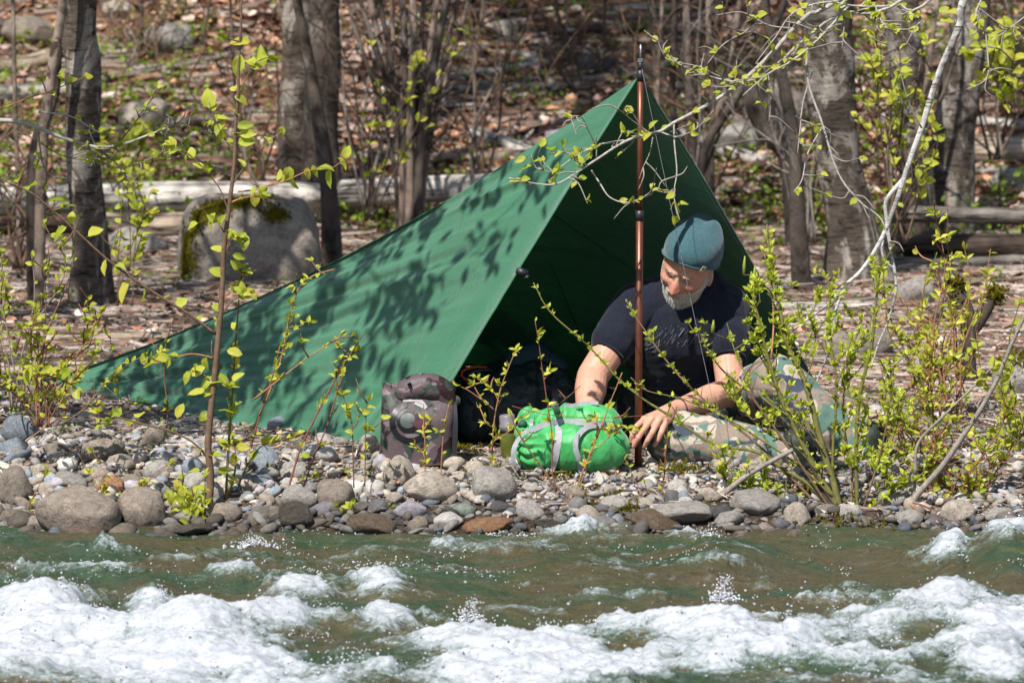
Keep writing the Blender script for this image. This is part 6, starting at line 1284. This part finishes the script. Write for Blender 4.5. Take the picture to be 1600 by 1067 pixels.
# --- 5. shrubs at the right edge
def fan(n, bx, by_, tx, ty, w, tones, seed, wob=22):
    rs = np.random.RandomState(seed); out = []
    for k in range(n):
        x1 = rs.uniform(*tx); y1 = rs.uniform(*ty); x0 = bx + rs.normal() * 9; m1 = (x0 * .62 + x1 * .38 + rs.normal() * wob * .4, by_ * .62 + y1 * .38); m2 = (x0 * .25 + x1 * .75 + rs.normal() * wob * .5, by_ * .28 + y1 * .72)
        out.append(([(x0, by_), m1, m2, (x1, y1)], w * rs.uniform(.7, 1.2), w * .4, tones[rs.randint(len(tones))]))
    return out
shoots("leafy shrub with yellow-green rounded leaves around the forked stump", at(1450, 660, 1.2), fan(16, 1455, 668, (1370, 1530), (390, 560), 3.4, ["orange", "brown", "olive"], 3) , 300, 31, (7, 13), y=1.2, kind="broad", tw=30, tl=.10)
shoots("orange-stemmed shoots with upright leaves beside the forked stump", at(1500, 640, .9), fan(9, 1495, 645, (1430, 1560), (300, 520), 3, ["orange", "orange", "red"], 4), 150, 32, (8, 15), y=.9, kind="narrow", tw=14, tl=.09)
shoots("dense bright shrub filling the lower right corner above the water", at(1480, 830, -.4), fan(20, 1480, 832, (1380, 1600), (560, 740), 3.6, ["olive", "brown", "orange", "red"], 5, 40), 760, 33, (5, 11), y=-.35, kind="broad", tw=60, tl=.09, cl=3)
shoots("shrub with loose shoots at the right edge behind the pale leaning stem", at(1590, 760, .2), fan(14, 1590, 765, (1500, 1640), (440, 680), 3.4, ["olive", "brown"], 6, 40), 300, 34, (6, 13), y=.2, kind="broad", tw=30, tl=.10)
shoots("sprawling shrub growing between the willow and the pale leaning stem", at(1400, 780, 0.1), fan(14, 1400, 785, (1320, 1500), (560, 720), 3, ["brown", "olive", "red"], 7, 30), 330, 35, (5, 11), y=.1, kind="broad", tw=30, tl=.08)
q = Plant("leaning_stem", "long bare pale stem leaning to the right across the shrubs in the lower right corner", "stem", at(1395, 858, -.55), seed=9)
q.stem([(1395,862),(1412,818),(1428,780),(1473,727),(1516,664),(1549,611),(1580,540),(1612,470)], -.5, 13, 5, "grey", "stem"); q.stem([(1430,742),(1435,692),(1478,646),(1520,605),(1554,570)], -.45, 6, 2.5, "grey"); q.stem([(1425,790),(1430,742)], -.47, 6, 6, "grey"); q.leaf_out(24, 8, 14, frm=.5); q.finish("broad")
q = Plant("dead_branch", "fallen orange-brown stick leaning into the water at the lower right", "branch", at(1470, 850, -.6), seed=10); q.stem([(1470,856),(1450,818),(1422,786)], -.58, 6, 4, "orange", "stick"); q.stem([(1545,845),(1500,820),(1450,793),(1425,785)], -.55, 4, 3, "red", "stick"); q.finish()
q = Plant("dead_branch", "broken grey branch with a pale end slanting over the stones before the man's shins", "branch", at(1090, 818, -.5), seed=12); q.stem([(1084,822),(1108,792),(1130,772),(1157,750),(1185,732),(1240,702)], -.5, 12, 7, "grey", "stick"); q.stem([(1095,830),(1140,800),(1200,790)], -.48, 3, 1.5, "brown", "stick"); q.finish()
q = Plant("dead_branch", "pair of bleached roots running down to the water under the willow", "branch", at(1280, 832, -.6), seed=13); q.stem([(1240,790),(1262,812),(1285,838)], -.52, 6, 4, "pale", "stick"); q.stem([(1228,775),(1250,806),(1270,836)], -.54, 5, 3, "pale", "stick"); q.stem([(1180,822),(1240,830),(1290,836),(1340,838)], -.62, 5, 5, "orange", "stick"); q.finish()
# --- 6. shrubs at the left edge
shoots("bushy shrub with small yellow-green leaves at the left end of the tarp", at(75, 665, -.15), fan(15, 70, 668, (-20, 150), (450, 600), 2.8, ["red", "orange", "olive"], 8, 30), 380, 41, (5, 11), y=-.15, kind="broad", tw=46, tl=.08)
shoots("tall shoots with small leaves rising by the left edge before the thin leaning stems", at(30, 640, .4), fan(9, 28, 640, (-20, 120), (330, 470), 3, ["brown", "grey"], 9, 26), 200, 42, (5, 11), y=.4, kind="broad", tw=26, tl=.10)
shoots("thin arching shoots between the bushy shrub and the young tree", at(170, 680, -.2), [([(92,665),(130,640),(165,600),(200,570),(225,555)], 3, 1.5, "brown"), ([(165,610),(155,640),(158,672)], 1.6, 1, "red"), ([(260,668),(262,640),(258,600),(257,560),(262,520)], 3.4, 1.6, "brown"), ([(262,660),(230,640),(195,625),(160,600)], 2, 1, "grey"), ([(40,690),(75,660),(110,600),(140,540),(150,500)], 2.6, 1.2, "orange"), ([(180,665),(185,620),(176,560),(172,520)], 1.6, 1, "brown")], 110, 43, (5, 10), y=-.2, kind="broad", tw=16)
shoots("low tangle of leafy sprigs among the round stones at the lower left", at(200, 790, -.5), fan(7, 190, 800, (120, 290), (700, 760), 1.8, ["red", "orange"], 12, 20) + [([(8,862),(50,780),(75,730)], 2.4, 1.2, "orange"), ([(240,800),(150,790),(60,800)], 1.4, 1, "red")], 60, 44, (5, 11), y=-.55, kind="broad", tw=4)
shoots("small bush with rounded yellow leaves low in front of the young tree's foot", at(290, 838, -.62), fan(8, 300, 838, (262, 335), (730, 800), 2, ["olive", "brown"], 13, 12), 70, 45, (9, 17), y=-.62, kind="broad", tw=6, tl=.04)
shoots("leafy sprig at the foot of the dark wet stone by the water", at(540, 815, -.6), fan(5, 540, 818, (520, 560), (780, 806), 1.6, ["olive"], 14, 8), 36, 46, (6, 12), y=-.62, kind="broad", tw=0)
# --- 7. horizontal bough with leafy twigs at the left, in front of the mottled trunk
y = .0; p = Plant("bough", "lichened horizontal bough with fine leafy twigs crossing the mottled trunk at the left", "branch", at(-10, 186, y), seed=21)
for a, w0, w1, tn in [([(-15,188),(25,190),(60,200),(105,218),(150,230),(190,226),(230,212),(262,200),(285,192)], 8, 2, "pale"), ([(60,175),(110,182),(150,205),(180,215)], 3.5, 1.5, "pale"), ([(-12,176),(40,155),(80,142),(115,128),(138,118)], 2.6, 1.2, "orange"), ([(150,230),(175,250),(192,268),(200,285)], 5, 2.5, "grey"), ([(105,218),(140,235),(180,262),(230,250),(290,228),(350,220)], 2.5, 1.2, "grey"), ([(180,228),(205,200),(225,170),(252,138)], 2.6, 1.2, "brown"), ([(285,192),(310,205),(340,212)], 2.5, 1.2, "pale"), ([(60,200),(62,230),(70,265),(90,280)], 3, 1.6, "grey"), ([(20,205),(50,215),(90,240),(130,250),(170,248)], 2, 1, "brown"), ([(250,205),(275,235),(310,250),(340,268)], 2.4, 1.2, "grey")]: p.stem(a, y + p.rs.uniform(-.06, .06), w0, w1, tn)
p.twiglets(60, .08, "grey", up=.3, w=1.3); p.leaf_out(230, 6, 11, cluster=2, frm=.25); p.finish("broad")
p = Plant("bough", "twig with a few large fresh leaves in front of the twin trunks", "branch", at(395, 285, -.3), seed=22)
for a, w0, w1 in [([(372,300),(400,296),(430,285),(450,270)], 3.4, 1.6), ([(395,297),(440,285),(475,270),(500,262),(520,262),(540,245)], 2.4, 1.2), ([(378,260),(410,230),(440,205)], 1.6, 1)]: p.stem(a, -.45, w0, w1, "orange")
for q in [(408,88,28),(450,272,20),(456,285,22),(438,276,18),(508,262,26),(492,268,18),(515,280,26),(480,272,16),(542,238,18),(535,255,20),(420,218,14),(440,206,14)]: p.leaf_at(q[0], q[1], q[2], -.45)
p.finish("broad")
# --- 8. the tree outside the right edge whose pale boughs hang into the picture
z_ = ground(2.7, .6); p = Plant("alder_tree", "pale-barked tree at the right whose leafy twigs and one white bough hang before the camp", "tree", (2.7, .6, z_), seed=30)
P_, r__ = spline([Vector((2.7, .6, z_ - .1)), Vector((2.66, .55, 1.2)), Vector((2.75, .6, 2.8)), Vector((2.7, .7, 5.2))], 8, [.11, .09, .07, .02]); V, F = rough_tube(P_, r__, 20, .1, 8); mobj("trunk", V - p.off, F, bk_white, p.e)
a0 = (2.7, .58, 1.9); a1 = (2.72, .6, 2.5)
mainb = p.stem([(1512,-14),(1500,38),(1470,108),(1455,152),(1440,200),(1424,244),(1410,285),(1394,332),(1374,380),(1345,424),(1315,450),(1298,472),(1250,507),(1205,545),(1165,580)], (.30, .45), 15, 3, "white", extra=[a1, (2.2, .45, 2.45), (1.75, .35, 2.0)])
p.stem([(1412,280),(1386,312),(1385,340),(1392,392),(1400,450),(1388,500),(1372,540),(1362,575)], (.40, .5), 8, 2, "white"); p.stem([(1322,446),(1308,478),(1300,520),(1290,560),(1270,610)], .45, 6, 2, "white"); p.stem([(1380,375),(1378,395),(1388,412),(1400,420)], .43, 4, 2, "white")
tb0 = len(p.paths)
B2 = [([(1330,-14),(1262,24),(1200,90),(1154,132),(1104,165),(1053,192),(1030,206),(982,219),(931,250),(901,270),(868,288),(825,285),(795,278)], 9, 1.6), ([(982,219),(952,223),(931,228),(901,243),(863,268),(840,262)], 3.5, 1.3), ([(1430,-14),(1314,22),(1260,60),(1200,112),(1160,128),(1110,120),(1060,100),(1040,88),(1025,58)], 6, 1.3), ([(1154,132),(1120,118),(1090,104),(1050,96)], 3, 1.2),
 ([(1470,-14),(1400,8),(1340,10),(1290,4),(1240,20),(1210,60),(1180,100)], 5, 1.4), ([(1340,-14),(1325,10),(1296,44),(1263,76),(1230,100),(1200,116),(1160,150)], 6, 2), ([(1053,192),(1054,228),(1058,268),(1053,303),(1058,335)], 3.4, 1.4), ([(1015,208),(990,190),(975,178),(965,170)], 2.4, 1.2), ([(1030,206),(1060,214),(1090,200),(1115,172)], 3, 1.2), ([(924,266),(936,285),(952,308),(977,317),(997,312),(1018,304)], 3, 1.3), ([(931,228),(920,205),(910,185),(898,182),(888,190)], 2.2, 1.2),
 ([(1020,215),(1015,240),(1005,262),(998,280)], 2.2, 1), ([(1370,-14),(1368,10),(1376,30),(1388,45),(1400,48)], 4, 1.6), ([(1400,10),(1430,25),(1445,35)], 3, 1.2), ([(1540,-14),(1540,50),(1544,101),(1539,126),(1511,140)], 4, 1.6), ([(1320,20),(1319,50),(1316,76)], 2.4, 1.2), ([(1262,60),(1262,125),(1286,197),(1309,270),(1341,313),(1377,343),(1390,386)], 4.5, 2), ([(1286,197),(1262,240),(1254,280),(1240,300)], 3, 1.4), ([(1270,110),(1255,160),(1250,205),(1245,240)], 2.6, 1.2), ([(1200,116),(1205,150),(1202,190)], 2, 1.1), ([(1440,200),(1420,160),(1400,90),(1370,40)], 3, 1.2),
 ([(1610,20),(1590,35),(1570,50),(1555,62)], 2.6, 1.2), ([(1240,45),(1200,40),(1160,20),(1120,24)], 3, 1.2), ([(1200,60),(1170,50),(1130,70),(1105,100)], 2.6, 1.2)]
for a, w0, w1 in B2:
    ex = [a1, (2.0, .1, 2.2)] if a[0][1] < -10 and a[0][0] < 1600 else None
    p.stem(a, (-.25, -.35) if ex or w0 < 10 else -.3, w0, w1, "pale" if w0 > 2.5 else "grey", extra=ex)
nb_ = len(p.paths); p.twiglets(120, .085, "grey", up=.0, idx=list(range(tb0, nb_)), w=1.5, frm=.3, curl=.5); p.leaf_out(260, 7, 13, cluster=2, frm=.35, idx=list(range(tb0, len(p.paths))), up=.1)
for q in [(1060,325,18),(1050,320,14),(1068,318,15),(1056,342,14),(1048,305,14),(860,230,18),(880,225,20),(848,222,16),(872,240,16),(895,240,18),(840,250,16),(820,262,18),(905,250,16),(870,262,14),(812,250,18),(1200,60,16),(1238,57,16),(1190,22,14),(1430,45,14),(1475,15,16),(1480,32,20),(1582,62,20),(1555,55,18),(1010,210,16),(990,205,14),(1020,195,16)]: p.leaf_at(q[0], q[1], q[2], -.33)
cp_ = [P_[8:], P_[-16:]]; 
for bx in ([(2.7,.6,2.6),(2.0,.9,3.2),(1.2,1.0,3.6)], [(2.7,.6,3.0),(3.3,.2,3.6),(3.9,0,3.9)], [(2.7,.65,3.4),(2.4,1.6,4.0),(2.2,2.4,4.3)]):
    bp, br = spline([Vector(v) for v in bx], 8, [.03, .018, .005]); V, F = tube(bp - p.off, br, 7); mobj("branch", V, F, bk_white, p.e); cp_.append(bp)
V, F, C = canopy(cp_[2:], 900, 77, .05, .16); 
p.finish("broad", keep=299, hue=(.48, .54, .06)); o = mobj("foliage", V - p.off, F, canopy_leaf.m, p.e, smooth=False, colr=C); o["kind"] = "stuff"
# --- 9. leafy saplings in the middle distance
shoots("thin-stemmed sapling with fresh leaves among the grey trunks on the right", at(1400, 330, 4.0), fan(9, 1402, 380, (1330, 1480), (60, 240), 4, ["brown", "dark"], 15, 30), 200, 51, (11, 20), y=4.0, kind="broad", tw=30, tl=.22)
shoots("leafy shoots standing between the mottled trunk and the mossy boulder", at(190, 470, 3.5), fan(5, 190, 478, (170, 260), (280, 400), 2.6, ["brown"], 16, 14), 90, 52, (10, 18), y=3.5, kind="broad", tw=10, tl=.12)
shoots("sprig of lit yellow-green leaves at the right edge above the thick sunlit log", at(1570, 160, 5.0), fan(6, 1580, 180, (1530, 1610), (60, 130), 3, ["dark"], 17, 20), 90, 53, (14, 28), y=5.0, kind="broad", tw=14, tl=.2)
shoots("leafy sapling growing left of the dark clump of stems", at(570, 330, 7.0), fan(6, 575, 345, (520, 720), (20, 160), 3, ["dark"], 18, 30), 90, 54, (10, 18), y=7.0, kind="broad", tw=16, tl=.25)
shoots("small leafy shoots in front of the bleached log, above the mossy boulder's left side", at(180, 290, 8.0), fan(5, 185, 300, (140, 260), (180, 260), 2.4, ["dark"], 19, 14), 120, 55, (12, 22), y=8.0, kind="broad", tw=10, tl=.18)

# --- 10. bare tangled brush of the slope and floor
def brush(label, bx, by_, tx, ty, dp, n, seed, tone="brown", tw=40, w=4.5):
    q = Plant("bare_bush", label, "bush", at(bx, by_, dp), None, seed); q.e.location.z = max(q.e.location.z, -1)
    for a, w0, w1, tn in fan(n, bx, by_, tx, ty, w, [tone, "grey", "dark"], seed, 40): q.stem(a, dp + q.rs.uniform(-.25, .25), w0, w1, tn, "stem")
    q.twiglets(tw, .32, tone, up=.5, w=2.2, frm=.3, curl=.6)
for a in [("bare tangled bush behind the left edge of the level floor", 30, 420, (-40, 160), (120, 300), 6.5, 9, 501), ("bare bush rising right of the clump, above the tarp's slope", 745, 300, (640, 860), (-30, 120), 9.8, 10, 502), ("bare twiggy bush between clump and twin trunks", 575, 330, (500, 640), (-30, 90), 9.1, 9, 503, "dark"), ("bare bush left of the pole tip on the slope", 905, 170, (820, 1010), (-30, 60), 12.2, 7, 504),
          ("bare tangled bush right of the pole tip behind the hanging twigs", 1085, 320, (990, 1210), (-30, 120), 9.1, 11, 505), ("dense bare bush between slender and thickest grey trunks", 1262, 380, (1180, 1330), (20, 200), 7.2, 9, 506, "grey"), ("bare bush between the grey trunks on the right", 1400, 350, (1330, 1500), (30, 180), 7.9, 8, 507, "dark"), ("bare bush high on the slope by the upper left corner", 215, 150, (120, 330), (-40, 50), 12.6, 8, 508), ("bare twigs leaning behind the mossy boulder", 400, 310, (300, 470), (20, 160), 9.3, 7, 509), ("bare bush at the right edge over the sunlit logs", 1560, 250, (1480, 1640), (-20, 140), 10.0, 8, 510, "dark")]: brush(*a)
# ================================================================= WORDS FOR THE STONES, STICKS AND THIN STEMS
def place_word(px):
    for lim, wd in ((60, "at the left edge"), (150, "below the tarp's left corner"), (290, "left of the sapling's foot"), (400, "round the sapling's foot"), (490, "right of the sapling"), (590, "left of the dry bag"), (720, "before the dry bag"), (800, "beside the dry bag"), (990, "before the green sack"), (1080, "by the pole's foot"), (1200, "before the man's shins"), (1300, "left of the willow"), (1400, "right of the willow"), (1500, "in the right-hand shrubs"), (1700, "at the right edge")):
        if px < lim: return wd
def row_word(py): return "at the waterline" if py > 826 else ("near the water" if py > 800 else ("mid-bank" if py > 745 else "upper bank"))
def size_word(w): return "big" if w > 90 else ("large" if w > 60 else ("fist-sized" if w > 38 else ("small" if w > 24 else "tiny")))
ORD = ["leftmost", "second", "third", "fourth", "fifth", "sixth", "seventh", "eighth", "ninth", "tenth", "eleventh", "twelfth", "thirteenth", "fourteenth", "fifteenth"]
def name_all(items):
    """items: (px, object, description); alike descriptions are told apart by their order from the left"""
    seen = {}
    for x, o, lab in items: seen.setdefault(lab, []).append((x, o))
    for lab, lst in seen.items():
        lst.sort(key=lambda q: q[0])
        for k, (x, o) in enumerate(lst): o["label"] = lab if len(lst) == 1 else (ORD[k] + (" from left, " if k else " ") + lab)
it = []
for o, d in stone_objs:
    sh = "flat" if d["h"] < d["w"] * .5 else ("round" if d["h"] > d["w"] * .72 else "oval")
    it.append((d["px"], o, "%s%s %s %s stone %s %s" % ("wet " if d["wet"] > .5 else "", size_word(d["w"]), sh, d["tone"], row_word(d["py"]), place_word(d["px"])))); tag(o, None, "stone", "stones of the river bank")
name_all(it)
def wood_place(px):
    for lim, wd in ((150, "round the mottled trunk"), (290, "left of the mossy boulder"), (440, "above the mossy boulder"), (560, "by the twin trunks"), (720, "behind the many-stemmed clump"), (900, "above the tarp's slope"), (1010, "left of the pole's tip"), (1200, "right of the pole's tip"), (1290, "by the slender dark trunk"), (1380, "by the thickest trunk"), (1500, "by the grey trunks"), (1900, "at the right edge")):
        if px < lim: return wd
it = []
for o, px, py, L_, wood in stick_objs: it.append((px, o, "%s %s fallen stick %s %s" % ("long" if L_ > 85 else "short", wood, "high on the slope" if py < 120 else ("low on the slope" if py < 285 else "on the level floor"), wood_place(px))))
name_all(it)
name_all(stem_objs)
